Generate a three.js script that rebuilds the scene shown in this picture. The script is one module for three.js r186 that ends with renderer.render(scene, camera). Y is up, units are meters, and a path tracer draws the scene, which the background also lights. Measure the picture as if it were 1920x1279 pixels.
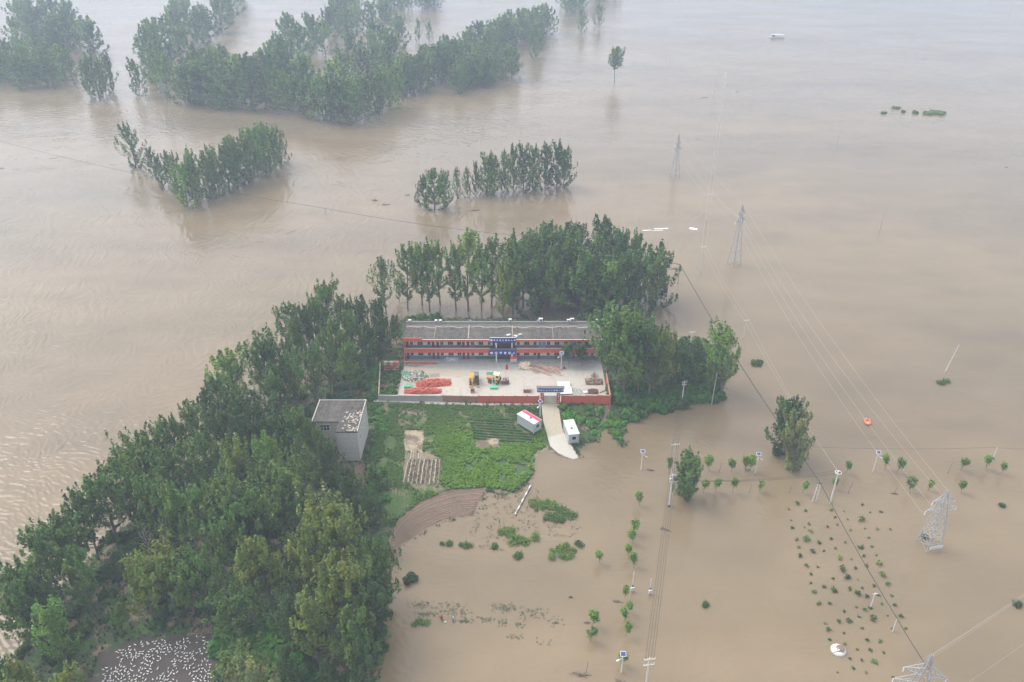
import * as THREE from 'three';
import { mergeGeometries } from 'three/addons/utils/BufferGeometryUtils.js';
import { MarchingCubes } from 'three/addons/objects/MarchingCubes.js';
import { createNoise2D } from 'simplex-noise';

// ---------------------------------------------------------------- camera, sky, sun, exposure
const scene = new THREE.Scene();
const CAM_H = 115, PITCH = 30 * Math.PI / 180, FOCAL = 1493;            // a drone at 115 m, tilted 30 degrees down
const camera = new THREE.PerspectiveCamera(2 * Math.atan(639.5 / FOCAL) * 180 / Math.PI, 1920 / 1279, 1, 12000);
camera.position.set(0, CAM_H, 0);
camera.lookAt(0, CAM_H - Math.tan(PITCH) * 100, -100);

const SUN_DIR = new THREE.Vector3(-0.55, 0.77, -0.32).normalize();
{
  const w = 256, h = 128, data = new Float32Array(w * h * 4);
  for (let j = 0; j < h; j++) for (let i = 0; i < w; i++) {
    const el = ((j + 0.5) / h - 0.5) * Math.PI, az = ((i + 0.5) / w - 0.5) * 2 * Math.PI;
    const d = new THREE.Vector3(Math.cos(el) * Math.cos(az), Math.sin(el), Math.cos(el) * Math.sin(az));
    const up = Math.max(0, d.y), k = Math.pow(1 - up, 2.0);
    const cg = Math.max(0, d.dot(SUN_DIR)), g = 1.5 * Math.pow(cg, 2.0) + 0.8 * Math.pow(cg, 12);   // bright haze round the veiled sun
    const o = (j * w + i) * 4;
    data[o] = 0.60 + 0.17 * k + g; data[o + 1] = 0.64 + 0.18 * k + g * 0.985; data[o + 2] = 0.72 + 0.25 * k + g * 0.96; data[o + 3] = 1;
  }
  const sky = new THREE.DataTexture(data, w, h, THREE.RGBAFormat, THREE.FloatType);
  sky.mapping = THREE.EquirectangularReflectionMapping; sky.magFilter = THREE.LinearFilter; sky.needsUpdate = true;
  scene.background = sky; scene.environment = sky;
}
const sun = new THREE.DirectionalLight(new THREE.Color().setRGB(1, 0.93, 0.86), 1.5);
sun.position.copy(SUN_DIR).multiplyScalar(400).add(new THREE.Vector3(0, 0, -160)); sun.target.position.set(0, 0, -160);
sun.castShadow = true; sun.shadow.radius = 56; sun.shadow.mapSize.set(4096, 4096);
Object.assign(sun.shadow.camera, { left: -450, right: 450, top: 450, bottom: -450, near: 1, far: 1500 });
scene.add(sun, sun.target);
const renderer = new THREE.WebGLRenderer({ antialias: true });
renderer.toneMapping = THREE.LinearToneMapping; renderer.toneMappingExposure = 1.4;
renderer.shadowMap.enabled = true;
scene.fog = new THREE.FogExp2(new THREE.Color().setRGB(0.74, 0.86, 1.0), 0.00052);

// ---------------------------------------------------------------- small helpers
const V = (x, y, z) => new THREE.Vector3(x, y, z);
function rng(seed) { let s = seed >>> 0; return () => { s = (s + 0x6d2b79f5) | 0; let t = Math.imul(s ^ (s >>> 15), 1 | s); t = (t + Math.imul(t ^ (t >>> 7), 61 | t)) ^ t; return ((t ^ (t >>> 14)) >>> 0) / 4294967296; }; }
const noiseA = createNoise2D(rng(11)), noiseB = createNoise2D(rng(23));
const fbm = (x, y, n = 4) => { let a = 0.5, s = 0, f = 1; for (let i = 0; i < n; i++) { s += a * noiseA(x * f + i * 17.3, y * f - i * 9.1); f *= 2.03; a *= 0.5; } return s; };
const clamp = THREE.MathUtils.clamp, lerp = THREE.MathUtils.lerp, smooth = THREE.MathUtils.smoothstep;
// survey: the point of the level y = h that lies under a place in the survey photograph
function at(px, py, h = 0) {
  const dx = (px - 960) / FOCAL, dy = (py - 639.5) / FOCAL, s = Math.sin(PITCH), c = Math.cos(PITCH);
  const t = (CAM_H - h) / (s + dy * c);
  return V(t * dx, h, -t * (c - dy * s));
}
const pixelOf = (p) => { const s = Math.sin(PITCH), c = Math.cos(PITCH), f = -p.z, d = CAM_H - p.y, Z = f * c + d * s; return [960 + FOCAL * p.x / Z, 639.5 + FOCAL * (d * c - f * s) / Z]; };
const taken = new Map();
const numbered = (n) => { const k = taken.get(n) ?? 0; taken.set(n, k + 1); return k ? n + '_' + String(k).padStart(3, '0') : n; };
function tag(o, label, category, group, kind) {
  if (label) o.userData.label = label;
  if (category) o.userData.category = category;
  if (group) o.userData.group = group;
  if (kind) o.userData.kind = kind;
  return o;
}
function shadowed(m) { m.castShadow = true; m.receiveShadow = true; return m; }
function thing(name, label, category, p = V(0, 0, 0), turn = 0, group) {
  const g = new THREE.Group(); g.name = numbered(name); g.position.copy(p); g.rotation.y = turn; scene.add(g);
  return tag(g, label, category, group);
}
function part(name, geo, mat, parent, p, turn = 0) {
  const m = shadowed(new THREE.Mesh(geo, mat)); m.name = name; if (p) m.position.copy(p); m.rotation.y = turn; parent.add(m); return m;
}
function single(name, geo, mat, label, category, p = V(0, 0, 0), turn = 0, group) {
  const m = shadowed(new THREE.Mesh(geo, mat)); m.name = numbered(name); m.position.copy(p); m.rotation.y = turn; scene.add(m);
  return tag(m, label, category, group);
}
function structure(name, geo, mat) { const m = shadowed(new THREE.Mesh(geo, mat)); m.name = numbered(name); scene.add(m); m.userData.kind = 'structure'; return m; }
const mat = (r, g, b, rough = 0.8, extra = {}) => new THREE.MeshStandardMaterial({ color: new THREE.Color().setRGB(r, g, b), roughness: rough, ...extra });
// box from min corner to max corner
function bx(x0, x1, y0, y1, z0, z1) { const g = new THREE.BoxGeometry(Math.abs(x1 - x0), Math.abs(y1 - y0), Math.abs(z1 - z0)); g.translate((x0 + x1) / 2, (y0 + y1) / 2, (z0 + z1) / 2); return g; }
const UNIT_BAR = new THREE.CylinderGeometry(1, 1, 1, 5, 1), UNIT_TAPER = new THREE.CylinderGeometry(0.62, 1, 1, 8, 1), UNIT_BOX = new THREE.BoxGeometry(1, 1, 1);
const UPV = V(0, 1, 0);
// a round bar from a to b: a shared cylinder, scaled
function bar(name, a, b, r, m, parent, geo = UNIT_BAR) {
  const o = shadowed(new THREE.Mesh(geo, m)), d = b.clone().sub(a), l = d.length();
  o.name = name; o.position.copy(a).addScaledVector(d, 0.5); o.scale.set(r, l, r); o.quaternion.setFromUnitVectors(UPV, d.divideScalar(l)); parent.add(o); return o;
}
function barGeo(a, b, r0, r1 = r0, seg = 5) {
  const d = b.clone().sub(a), l = d.length(), g = new THREE.CylinderGeometry(r1, r0, l, seg, 1, false);
  g.applyQuaternion(new THREE.Quaternion().setFromUnitVectors(UPV, d.clone().divideScalar(l))); g.translate((a.x + b.x) / 2, (a.y + b.y) / 2, (a.z + b.z) / 2); return g;
}
const merge = (list) => mergeGeometries(list.map((g) => { const q = g.index ? g.toNonIndexed() : g; for (const k of Object.keys(q.attributes)) if (!['position', 'normal', 'uv'].includes(k)) q.deleteAttribute(k); if (!q.attributes.uv) q.setAttribute('uv', new THREE.BufferAttribute(new Float32Array(q.attributes.position.count * 2), 2)); return q; }), false);
function inside(x, z, poly) { let c = false; for (let i = 0, j = poly.length - 1; i < poly.length; j = i++) { const a = poly[i], b = poly[j]; if ((a[1] > z) !== (b[1] > z) && x < (b[0] - a[0]) * (z - a[1]) / (b[1] - a[1]) + a[0]) c = !c; } return c; }
function edgeDist(x, z, poly) { let best = 1e9; for (let i = 0, j = poly.length - 1; i < poly.length; j = i++) { const [ax, az] = poly[j], [bx_, bz] = poly[i], vx = bx_ - ax, vz = bz - az, t = clamp(((x - ax) * vx + (z - az) * vz) / (vx * vx + vz * vz), 0, 1), dx = x - ax - t * vx, dz = z - az - t * vz; best = Math.min(best, dx * dx + dz * dz); } return Math.sqrt(best); }
const ground = (list, h = 0) => list.map(([px, py]) => { const p = at(px, py, h); return [p.x, p.z]; });
function dataMap(w, h, fill, srgb = true) {
  const d = new Uint8Array(w * h * 4), c = [0, 0, 0];
  for (let j = 0; j < h; j++) for (let i = 0; i < w; i++) { fill(i, j, c); const o = (j * w + i) * 4; d[o] = clamp(c[0], 0, 255); d[o + 1] = clamp(c[1], 0, 255); d[o + 2] = clamp(c[2], 0, 255); d[o + 3] = 255; }
  const t = new THREE.DataTexture(d, w, h, THREE.RGBAFormat); t.magFilter = THREE.LinearFilter; t.minFilter = THREE.LinearMipmapLinearFilter; t.generateMipmaps = true;
  t.wrapS = t.wrapT = THREE.RepeatWrapping; if (srgb) t.colorSpace = THREE.SRGBColorSpace; t.needsUpdate = true; return t;
}
const toS = (v) => 255 * (v <= 0.0031308 ? 12.92 * v : 1.055 * Math.pow(v, 1 / 2.4) - 0.055);   // linear to a byte
// ---------------------------------------------------------------- the land: outlines in metres
const YARD_H = 2.2;
const SHORE = ground([[690, 1420], [700, 1279], [712, 1200], [722, 1090], [730, 1040], [738, 1027], [778, 1004], [814, 982], [851, 969], [885, 968], [893, 945], [915, 922], [945, 932], [985, 912], [1003, 882], [1004, 858], [1022, 843], [1045, 850], [1066, 858], [1084, 856], [1092, 835], [1118, 828], [1118, 806], [1130, 797], [1148, 806], [1160, 838], [1170, 832], [1172, 790], [1205, 779], [1245, 771], [1288, 768], [1302, 752], [1322, 742], [1340, 752], [1352, 738], [1374, 690], [1368, 664], [1320, 648], [1270, 640], [1190, 628], [1120, 612], [960, 607], [770, 607], [735, 622], [690, 650], [640, 690], [545, 745], [430, 830], [330, 905], [230, 990], [130, 1082], [55, 1190], [-10, 1290], [-60, 1420]]);
const YARD = ground([[708, 668], [760, 600], [1180, 600], [1150, 756], [1050, 757], [712, 752]], YARD_H);
const BANK = 0.115;
function land(x, z) {
  const d = edgeDist(x, z, SHORE), n = fbm(x * 0.07, z * 0.07, 3);
  let h = inside(x, z, SHORE) ? Math.min(1.9, 0.06 + d * BANK) + n * 0.22 * smooth(d, 0.5, 6) : Math.max(-1.6, -0.02 - d * 0.22);
  const dy = inside(x, z, YARD) ? 0 : edgeDist(x, z, YARD);
  if (dy < 4) h = lerp(YARD_H - 0.06, h, smooth(dy, 0.8, 4));
  return h;
}
function hit(px, py, lift = 0) { let h = 1; for (let i = 0; i < 6; i++) { const p = at(px, py, h); h = Math.max(0, land(p.x, p.z)); } const p = at(px, py, h); p.y = h + lift; return p; }
const onLand = (list) => list.map(([px, py]) => { const p = hit(px, py); return [p.x, p.z]; });
const ZONE = {
  bareStrip: onLand([[757, 806], [795, 806], [793, 848], [758, 848]]),
  beds: onLand([[758, 849], [792, 848], [830, 860], [825, 912], [754, 906]]),
  barePatch: onLand([[888, 826], [934, 822], [938, 841], [892, 843]]),
  plough: onLand([[728, 1020], [750, 972], [790, 940], [845, 918], [913, 914], [888, 970], [852, 972], [814, 986], [778, 1008], [738, 1032]]),
  rows: onLand([[880, 790], [1000, 786], [1004, 832], [940, 834], [935, 822], [888, 826]]),
  young: onLand([[722, 912], [780, 918], [762, 962], [726, 978]]),
  meadow: onLand([[690, 757], [1010, 764], [1035, 835], [1000, 850], [1002, 888], [962, 924], [913, 914], [845, 918], [790, 940], [745, 975], [716, 1000], [695, 900], [690, 800]]),
  duckYard: onLand([[160, 1300], [190, 1222], [250, 1200], [330, 1192], [405, 1190], [420, 1240], [415, 1300]]),
  redSoil: onLand([[600, 872], [690, 866], [704, 890], [690, 912], [600, 905]]),
  bankPatch: onLand([[745, 762], [800, 770], [800, 800], [745, 800]]),
  mudShore: onLand([[1000, 852], [1024, 838], [1050, 848], [1040, 870], [1000, 880]]),
};
// ---------------------------------------------------------------- ground sheet
const GX0 = -150, GX1 = 90, GZ0 = -240, GZ1 = -60;
{
  const nx = 240, nz = 180, pos = new Float32Array((nx + 1) * (nz + 1) * 3), uv = new Float32Array((nx + 1) * (nz + 1) * 2), idx = [];
  for (let j = 0; j <= nz; j++) for (let i = 0; i <= nx; i++) {
    const k = j * (nx + 1) + i, x = lerp(GX0, GX1, i / nx), z = lerp(GZ0, GZ1, j / nz);
    pos.set([x, land(x, z), z], k * 3); uv.set([i / nx, j / nz], k * 2);
    if (i < nx && j < nz) idx.push(k, k + nx + 1, k + 1, k + 1, k + nx + 1, k + nx + 2);
  }
  const g = new THREE.BufferGeometry(); g.setAttribute('position', new THREE.BufferAttribute(pos, 3)); g.setAttribute('uv', new THREE.BufferAttribute(uv, 2)); g.setIndex(idx); g.computeVertexNormals();
  const W = 1536, H = 1152, C = { grass: [0.066, 0.115, 0.030], dark: [0.046, 0.070, 0.027], soil: [0.17, 0.125, 0.085], tan: [0.30, 0.245, 0.165], plough: [0.235, 0.165, 0.115], duck: [0.066, 0.054, 0.046], red: [0.12, 0.082, 0.055], mud: [0.27, 0.215, 0.15] };
  const map = dataMap(W, H, (i, j, c) => {
    const x = lerp(GX0, GX1, (i + 0.5) / W), z = lerp(GZ0, GZ1, (j + 0.5) / H);
    const wx = x + 1.3 * noiseB(x * 0.35, z * 0.35) + 0.5 * noiseB(x * 1.4, z * 1.4), wz = z + 1.3 * noiseB(x * 0.35 + 40, z * 0.35) + 0.5 * noiseB(x * 1.4 + 9, z * 1.4);
    const n = fbm(x * 0.16, z * 0.16, 4), f = noiseA(x * 2.1, z * 2.1) * 0.5 + noiseB(x * 5.3, z * 5.3) * 0.5;
    let a;
    if (inside(x + 0.3 * noiseB(x, z), z, ZONE.plough)) a = C.plough;
    else if (inside(wx, wz, ZONE.bankPatch) && n + 0.5 * f > -0.15) a = C.soil;
    else if (inside(wx, wz, ZONE.duckYard)) a = C.duck;
    else if (inside(x, z, ZONE.bareStrip) || inside(wx, wz, ZONE.barePatch)) a = n + 0.4 * f > 0.05 ? C.tan : C.soil;
    else if (inside(wx, wz, ZONE.beds)) a = f > -0.2 ? C.soil : C.mud;
    else if (inside(wx, wz, ZONE.mudShore)) a = C.mud;
    else if (inside(wx, wz, ZONE.redSoil)) a = C.red;
    else if (inside(wx, wz, ZONE.meadow)) a = n + 0.3 * f > 0.28 ? C.soil : C.grass;
    else a = n + 0.35 * f > 0.22 ? C.soil : n < -0.2 ? C.grass : C.dark;
    const t = 1 + 0.28 * f + 0.25 * n;
    c[0] = toS(a[0] * t); c[1] = toS(a[1] * t); c[2] = toS(a[2] * t);
  });
  map.wrapS = map.wrapT = THREE.ClampToEdgeWrapping;
  structure('ground', g, new THREE.MeshStandardMaterial({ map, roughness: 0.95 }));
}
// ---------------------------------------------------------------- flood water: one sheet to the horizon, silt in broad streaks, small wind ripples
{
  // ripples: steep and streaky in the river current on the left, faint in the still water on the right
  const BX0 = -340, BZ0 = -700, BW = 640, BN = 2048;
  const bump = dataMap(BN, BN, (i, j, c) => {
    const x = BX0 + BW * i / BN, z = BZ0 + BW * j / BN, far = smooth(-z, 150, 420), run = smooth(-x - 0.16 * z, 0, 70) * 0.75 + 0.25, A = 20 + 74 * Math.max(run, far * 0.7) * (0.75 + 0.5 * noiseB(x * 0.012, z * 0.02));
    const wx = x + 2.5 * noiseB(x * 0.05, z * 0.05), wz = z + 2.5 * noiseA(x * 0.05 + 9, z * 0.05), u = wx * 0.93 + wz * 0.36, v = -wx * 0.36 + wz * 0.93, L = 1 + far;
    c[0] = c[1] = c[2] = 128 + A * (0.62 * noiseA(u * 0.28 / L, v * 0.75 / L) + 0.4 * noiseB(u * 0.55, v * 1.3 / L));
  }, false);
  bump.wrapS = bump.wrapT = THREE.MirroredRepeatWrapping; bump.repeat.set(1 / BW, 1 / BW); bump.offset.set(-BX0 / BW, -BZ0 / BW);
  const SX = 1500, S0 = -1400;
  const silt = dataMap(1024, 1024, (i, j, c) => {
    const x = -SX / 2 + SX * i / 1024, z = S0 + SX * j / 1024;
    const n = fbm(x * 0.004 + 0.3 * fbm(x * 0.01, z * 0.01, 2), z * 0.011, 5), m = fbm(x * 0.03, z * 0.06, 3);
    const t = 1 + 0.26 * n + 0.13 * m;
    c[0] = toS(0.186 * t); c[1] = toS(0.141 * t * (1 - 0.02 * n)); c[2] = toS(0.087 * t * (1 - 0.05 * n));
  });
  silt.wrapS = silt.wrapT = THREE.MirroredRepeatWrapping;
  silt.repeat.set(1 / SX, 1 / SX); silt.offset.set(0.5, -S0 / SX);
  const rough = dataMap(512, 512, (i, j, c) => { const x = -SX / 2 + SX * i / 512, z = S0 + SX * j / 512, n = fbm(x * 0.008, z * 0.02, 4); c[0] = c[1] = c[2] = 255 * clamp(0.17 + 0.10 * n, 0.06, 0.6); }, false);
  rough.wrapS = rough.wrapT = THREE.MirroredRepeatWrapping; rough.repeat.copy(silt.repeat); rough.offset.copy(silt.offset);
  const R = 6000, g = new THREE.PlaneGeometry(2 * R, 2 * R, 1, 1); g.rotateX(-Math.PI / 2);
  const p = g.attributes.position; for (let i = 0; i < p.count; i++) g.attributes.uv.setXY(i, p.getX(i), p.getZ(i));
  structure('flood_water', g, new THREE.MeshPhysicalMaterial({ map: silt, roughnessMap: rough, roughness: 1, bumpMap: bump, bumpScale: 0.31, ior: 1.33 }));
}
// ---------------------------------------------------------------- foliage
const leafMat = (r, g, b) => new THREE.MeshPhysicalMaterial({ color: new THREE.Color().setRGB(r, g, b), roughness: 0.95, vertexColors: true, transmission: 0.36, thickness: 0, side: THREE.DoubleSide, specularIntensity: 0.4 });
const LEAF = { deep: leafMat(0.070, 0.130, 0.034), mid: leafMat(0.114, 0.200, 0.044), olive: leafMat(0.180, 0.234, 0.046), fresh: leafMat(0.158, 0.278, 0.050), pale: leafMat(0.205, 0.240, 0.090) };
const TONE = { deep: 'dark green ', mid: 'mid-green ', olive: 'yellow-green ', fresh: 'bright green ', pale: 'pale ' };
const BARK = mat(0.16, 0.135, 0.11, 0.95), BARK_PALE = mat(0.30, 0.275, 0.24, 0.95), DEADWOOD = mat(0.34, 0.31, 0.28, 0.9);
class Leaves {
  constructor(seed) { this.r = rng(seed); this.p = []; this.n = []; this.c = []; this.i = []; }
  leaf(c, out, s, tone, hue) {
    const r = this.r, n = V(r() * 2 - 1, r() * 2 - 1, r() * 2 - 1).addScaledVector(out, 0.9).add(V(0, 0.35, 0)).normalize();
    const u = V(r() * 2 - 1, r() * 2 - 1, r() * 2 - 1).cross(n).normalize(), v = n.clone().cross(u), k = this.p.length / 3, w = s * (0.5 + 0.3 * r());
    for (const q of [u.clone().multiplyScalar(s), v.clone().multiplyScalar(w), u.clone().multiplyScalar(-s), v.clone().multiplyScalar(-w)]) this.p.push(c.x + q.x, c.y + q.y, c.z + q.z);
    const m = n.multiplyScalar(0.55).addScaledVector(out, 0.6).add(V(0, 0.26, 0)).normalize(), t = tone * (0.78 + 0.44 * r()), h = hue + 0.12 * (r() - 0.5);
    for (let a = 0; a < 4; a++) { this.n.push(m.x, m.y, m.z); this.c.push(t * (1 + h), t, t * (1 - 0.6 * h)); }
    this.i.push(k, k + 1, k + 2, k, k + 2, k + 3);
  }
  build() {
    const g = new THREE.BufferGeometry();
    g.setAttribute('position', new THREE.Float32BufferAttribute(this.p, 3)); g.setAttribute('normal', new THREE.Float32BufferAttribute(this.n, 3)); g.setAttribute('color', new THREE.Float32BufferAttribute(this.c, 3)); g.setIndex(this.i); return g;
  }
}
// A tree 1 unit = 1 m. spire 1: poplar, boughs that turn up into plumes; spire 0: round heads of leaves.
function makeTree(seed, { h = 20, r = 4, low = 0.2, boughs = 36, leaves = 60, size = 0.42, spire = 1, round = 0.5, trunk = 0.26, lean = 0, full = 0.45, tip = 0.72, limbs = 14 }) {
  const L = new Leaves(seed), R = L.r, wood = [];
  const axis = (t) => V(lean * t * t * h + 0.25 * Math.sin(t * 5 + seed), t * h, 0.25 * Math.cos(t * 4 + seed * 2) - 0.25);
  for (let k = 0; k < 5; k++) wood.push(barGeo(axis(k / 5.4).add(V(0, k ? 0 : -0.8, 0)), axis((k + 1) / 5.4), trunk * (1 - k * 0.17), trunk * (1 - (k + 1) * 0.17), 6));
  const per = Math.max(1, Math.round(boughs / limbs)); let u0 = 0, a0 = 0, f0 = 1, tone = 1, hue = 0;
  for (let k = 0; k < boughs; k++) {
    if (k % per === 0) { u0 = (k / boughs) + R() * 0.5 * per / boughs; a0 = (k / per) * 2.39996 + R() * 0.9; f0 = 0.55 + 0.6 * R(); tone = 0.74 + 0.5 * R(); hue = 0.26 * (R() - 0.4); }
    const u = clamp(u0 + (R() - 0.5) * 1.6 * per / boughs, 0, 1), a = a0 + (R() - 0.5) * 0.85, y0 = low + (0.97 - low) * Math.pow(u, 0.85) * 0.88;
    const prof = (round > 0.7 ? Math.pow(Math.sin(Math.PI * clamp(0.2 + 0.76 * u, 0, 1)), 0.6) : Math.min(1, u / 0.22 + full) * Math.pow(1 - 0.93 * u, 0.62) * 1.12) * f0 * (0.55 + 0.55 * R());
    const reach = Math.max(0.3, r * prof), rise = reach * lerp(0.35, 0.85, spire) + 0.5, s = axis(y0), e = V(s.x + Math.cos(a) * reach, Math.min(s.y + rise, h * (0.84 + 0.12 * R())), s.z + Math.sin(a) * reach);
    const bend = s.clone().lerp(e, 0.55).add(V(0, -rise * 0.12, 0));
    wood.push(barGeo(s, bend, trunk * 0.34 * (1.1 - u), trunk * 0.2 * (1.1 - u), 4), barGeo(bend, e, trunk * 0.2 * (1.1 - u), 0.02, 3));
    const plume = lerp(0.9, 2.4, spire) * (0.6 + 0.6 * R()) * (h / 20), wide = lerp(1.3, 0.62, spire) * (0.8 + 0.5 * R()) * (0.6 + r / 10);
    for (let q = 0; q < leaves; q++) {
      const t = Math.pow(R(), 0.75), on = t < tip ? s.clone().lerp(e, 0.22 + 0.78 * t / tip) : e.clone().add(V(0, plume * (t - tip) / (1 - tip), 0));
      const w = wide * (t < tip ? 0.65 + 0.5 * Math.sin(Math.PI * t / tip) : 0.8 * (1 - (t - tip) / (1 - tip)) + 0.1);
      const d = V(R() * 2 - 1, R() * 2 - 1, R() * 2 - 1); d.normalize();
      const c = on.clone().addScaledVector(d, w * Math.sqrt(R())), out = d.multiplyScalar(0.6).add(V(Math.cos(a) * 0.6, 0.25, Math.sin(a) * 0.6)).normalize();
      L.leaf(c, out, size * (0.7 + 0.6 * R()), tone, hue);
    }
  }
  return { trunk: merge(wood), crown: L.build(), h };
}
function makeBush(seed, { r = 1.5, h = 1.6, leaves = 500, size = 0.28, lumps = 9 }) {
  const L = new Leaves(seed), R = L.r, at_ = [];
  for (let k = 0; k < lumps; k++) { const a = R() * 6.283, d = Math.sqrt(R()) * r * 0.72; at_.push([V(Math.cos(a) * d, h * (0.15 + 0.5 * R()) * (1 - 0.5 * d / r), Math.sin(a) * d), r * (0.28 + 0.22 * R()), 0.8 + 0.4 * R(), 0.22 * (R() - 0.4)]); }
  for (let q = 0; q < leaves; q++) {
    const [c, w, tone, hue] = at_[q % lumps], d = V(R() * 2 - 1, R() * 1.7 - 0.6, R() * 2 - 1).normalize();
    const p = c.clone().addScaledVector(d, w * (0.6 + 0.4 * R())); if (p.y < 0.02) p.y = 0.05 + 0.2 * R();
    L.leaf(p, d, size * (0.7 + 0.6 * R()), tone, hue);
  }
  return L.build();
}
const TREES = {
  near: [1, 2, 3, 4, 5, 6].map((k) => makeTree(100 + k, { h: 20, r: 4.2 + 0.3 * k, low: 0.12, boughs: 72, leaves: 43, size: 0.30, spire: 1, round: 0.5, tip: 0.55, full: 0.65, limbs: 18 })),
  spread: [1, 2, 3].map((k) => makeTree(140 + k, { h: 17, r: 6.2, low: 0.12, boughs: 76, leaves: 41, size: 0.31, spire: 0.85, round: 0.8, trunk: 0.34, tip: 0.58, limbs: 19 })),
  grove: [1, 2, 3, 4].map((k) => makeTree(160 + k, { h: 24, r: 4.0 + 0.35 * k, low: 0.12, boughs: 54, leaves: 42, size: 0.33, spire: 1, round: 0.4, tip: 0.6, full: 0.35, limbs: 18 })),
  ball: [1].map((k) => makeTree(175 + k, { h: 24, r: 6.2, low: 0.36, boughs: 60, leaves: 50, size: 0.42, spire: 0.5, round: 0.9, limbs: 30 })),
  flooded: [1, 2, 3, 4].map((k) => makeTree(180 + k, { h: 22, r: 4.8 + 0.35 * k, low: -0.1, boughs: 60, leaves: 38, size: 0.38, spire: 1, round: 0.4, full: 0.95, tip: 0.6, limbs: 19 })),
  far: [1, 2, 3, 4, 5].map((k) => makeTree(200 + k, { h: 24, r: 6.4 + 0.4 * k, low: -0.12, boughs: 40, leaves: 32, size: 0.64, spire: 1, round: 0.5, full: 1, tip: 0.6, limbs: 20 })),
  oval: [1, 2].map((k) => makeTree(230 + k, { h: 12, r: 4.2, low: -0.1, boughs: 84, leaves: 50, size: 0.27, spire: 0.7, round: 0.9, limbs: 28 })),
  sapling: [1, 2, 3].map((k) => makeTree(220 + k, { h: 4, r: 1.0, low: 0.34, boughs: 20, leaves: 30, size: 0.18, spire: 0.6, round: 0.8, trunk: 0.06, limbs: 18 })),
};
const BUSH = [1, 2, 3, 4].map((k) => makeBush(300 + k, { leaves: 520 }));
const BUSH_BIG = [1, 2, 3].map((k) => makeBush(320 + k, { r: 3, h: 3.4, leaves: 1500, size: 0.3, lumps: 18 }));
const WEED = [1, 2, 3].map((k) => makeBush(360 + k, { r: 1.5, h: 0.55, leaves: 300, size: 0.15, lumps: 26 }));
const SHRUB = [1, 2, 3, 4].map((k) => makeBush(340 + k, { r: 0.5, h: 0.8, leaves: 70, size: 0.15, lumps: 8 }));
let treeCount = 0;
function tree(kind, p, height, leafKey, label, category, group, { wide = 1, variant, turn, name, tilt } = {}) {
  const k = treeCount++, set = TREES[kind], t = set[(variant ?? (k * 7 + 3)) % set.length], s = height / t.h;
  const g = thing(name ?? (kind === 'sapling' ? 'sapling' : 'poplar_tree'), label, category, p, turn ?? k * 2.4, group);
  g.scale.set(s * wide, s, s * wide); if (tilt) g.rotation.z = tilt;
  part('trunk', t.trunk, BARK, g); part('crown', t.crown, LEAF[leafKey], g);
  return g;
}
const heightTo = (p, topY) => { let lo = 0.3, hi = 60; for (let i = 0; i < 30; i++) { const m = (lo + hi) / 2; if (pixelOf(V(p.x, p.y + m, p.z))[1] > topY) lo = m; else hi = m; } return lo; };
// trees spread through an outline, each at its own place
function scatter(poly, gap, seed, want) {
  const R = rng(seed), xs = poly.map((p) => p[0]), zs = poly.map((p) => p[1]), out = [];
  const x0 = Math.min(...xs), x1 = Math.max(...xs), z0 = Math.min(...zs), z1 = Math.max(...zs);
  for (let t = 0; t < 6000 && out.length < want; t++) { const x = lerp(x0, x1, R()), z = lerp(z0, z1, R()); if (inside(x, z, poly) && out.every(([a, b]) => (a - x) ** 2 + (b - z) ** 2 > gap * gap)) out.push([x, z]); }
  return out;
}
// ---------------------------------------------------------------- groves standing in the water
function grove(poly, gap, seed, want, kind, keys, hMin, hMax, label, group, opts = {}) {
  const R = rng(seed * 31 + 7);
  for (const [x, z] of scatter(ground(poly), gap, seed, want)) { const hh = lerp(hMin, hMax, R()), key = keys[Math.floor(R() * keys.length)]; tree(kind, V(x, 0, z), hh, key, TONE[key] + label, 'tree', TONE[key] + group, { wide: 1.35 + 0.35 * R(), ...opts }); }
}
// [x, base y, top y, width factor, leaf]: trees one can point at, measured singly
function measured(list, kind, label, group, extra = {}) {
  const order = list.map((q, i) => i).sort((a, b) => list[a][0] - list[b][0]), NTH = ['first', 'second', 'third', 'fourth', 'fifth', 'sixth', 'seventh', 'eighth', 'ninth', 'tenth', '11th', '12th', '13th', '14th', '15th', '16th', '17th', '18th', '19th', '20th'];
  list.forEach(([px, py, top, wide = 1, key = 'mid'], i) => { const p = hit(px, py); tree(kind, p, heightTo(p, top), key, list.length > 1 ? NTH[order.indexOf(i)] + ' from the left, ' + label : label, 'tree', group, { wide: wide * (kind === 'flooded' ? 1.15 : 1), ...extra }); });
}
const MIX = ['mid', 'mid', 'deep', 'mid', 'fresh'];
grove([[-30, 82], [60, 78], [150, 112], [186, 112], [176, 70], [90, 40], [-30, 20]], 7.5, 1, 17, 'far', MIX, 22, 28, 'hazy poplar in the clump at the top left corner', 'poplars of the top left corner clump');
grove([[-30, 168], [120, 166], [124, 140], [-30, 122]], 6, 2, 16, 'far', MIX, 19, 24, 'poplar in the flooded row under the corner clump, cut by the left edge', 'poplars of the row at the left edge');
measured([[136, 150, 92, 0.9, 'mid']], 'far', 'slim poplar at the right end of the row by the left edge');
measured([[183, 180, 95, 1.1, 'mid'], [172, 184, 112, 1, 'mid'], [212, 172, 97, 0.7, 'deep'], [200, 182, 105, 0.8, 'mid']], 'far', 'poplar of four right of the left edge row', 'poplars of the four-tree cluster');
measured([[262, 180, 108, 0.95, 'mid']], 'far', 'lone dark poplar just left of the large hazy grove');
grove([[285, 150], [340, 122], [430, 52], [478, -2], [400, -14], [335, 18], [280, 88]], 9, 3, 20, 'far', MIX, 24, 29, 'tall hazy poplar in the long grove running out of the top edge', 'poplars of the long grove at the top edge');
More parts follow.
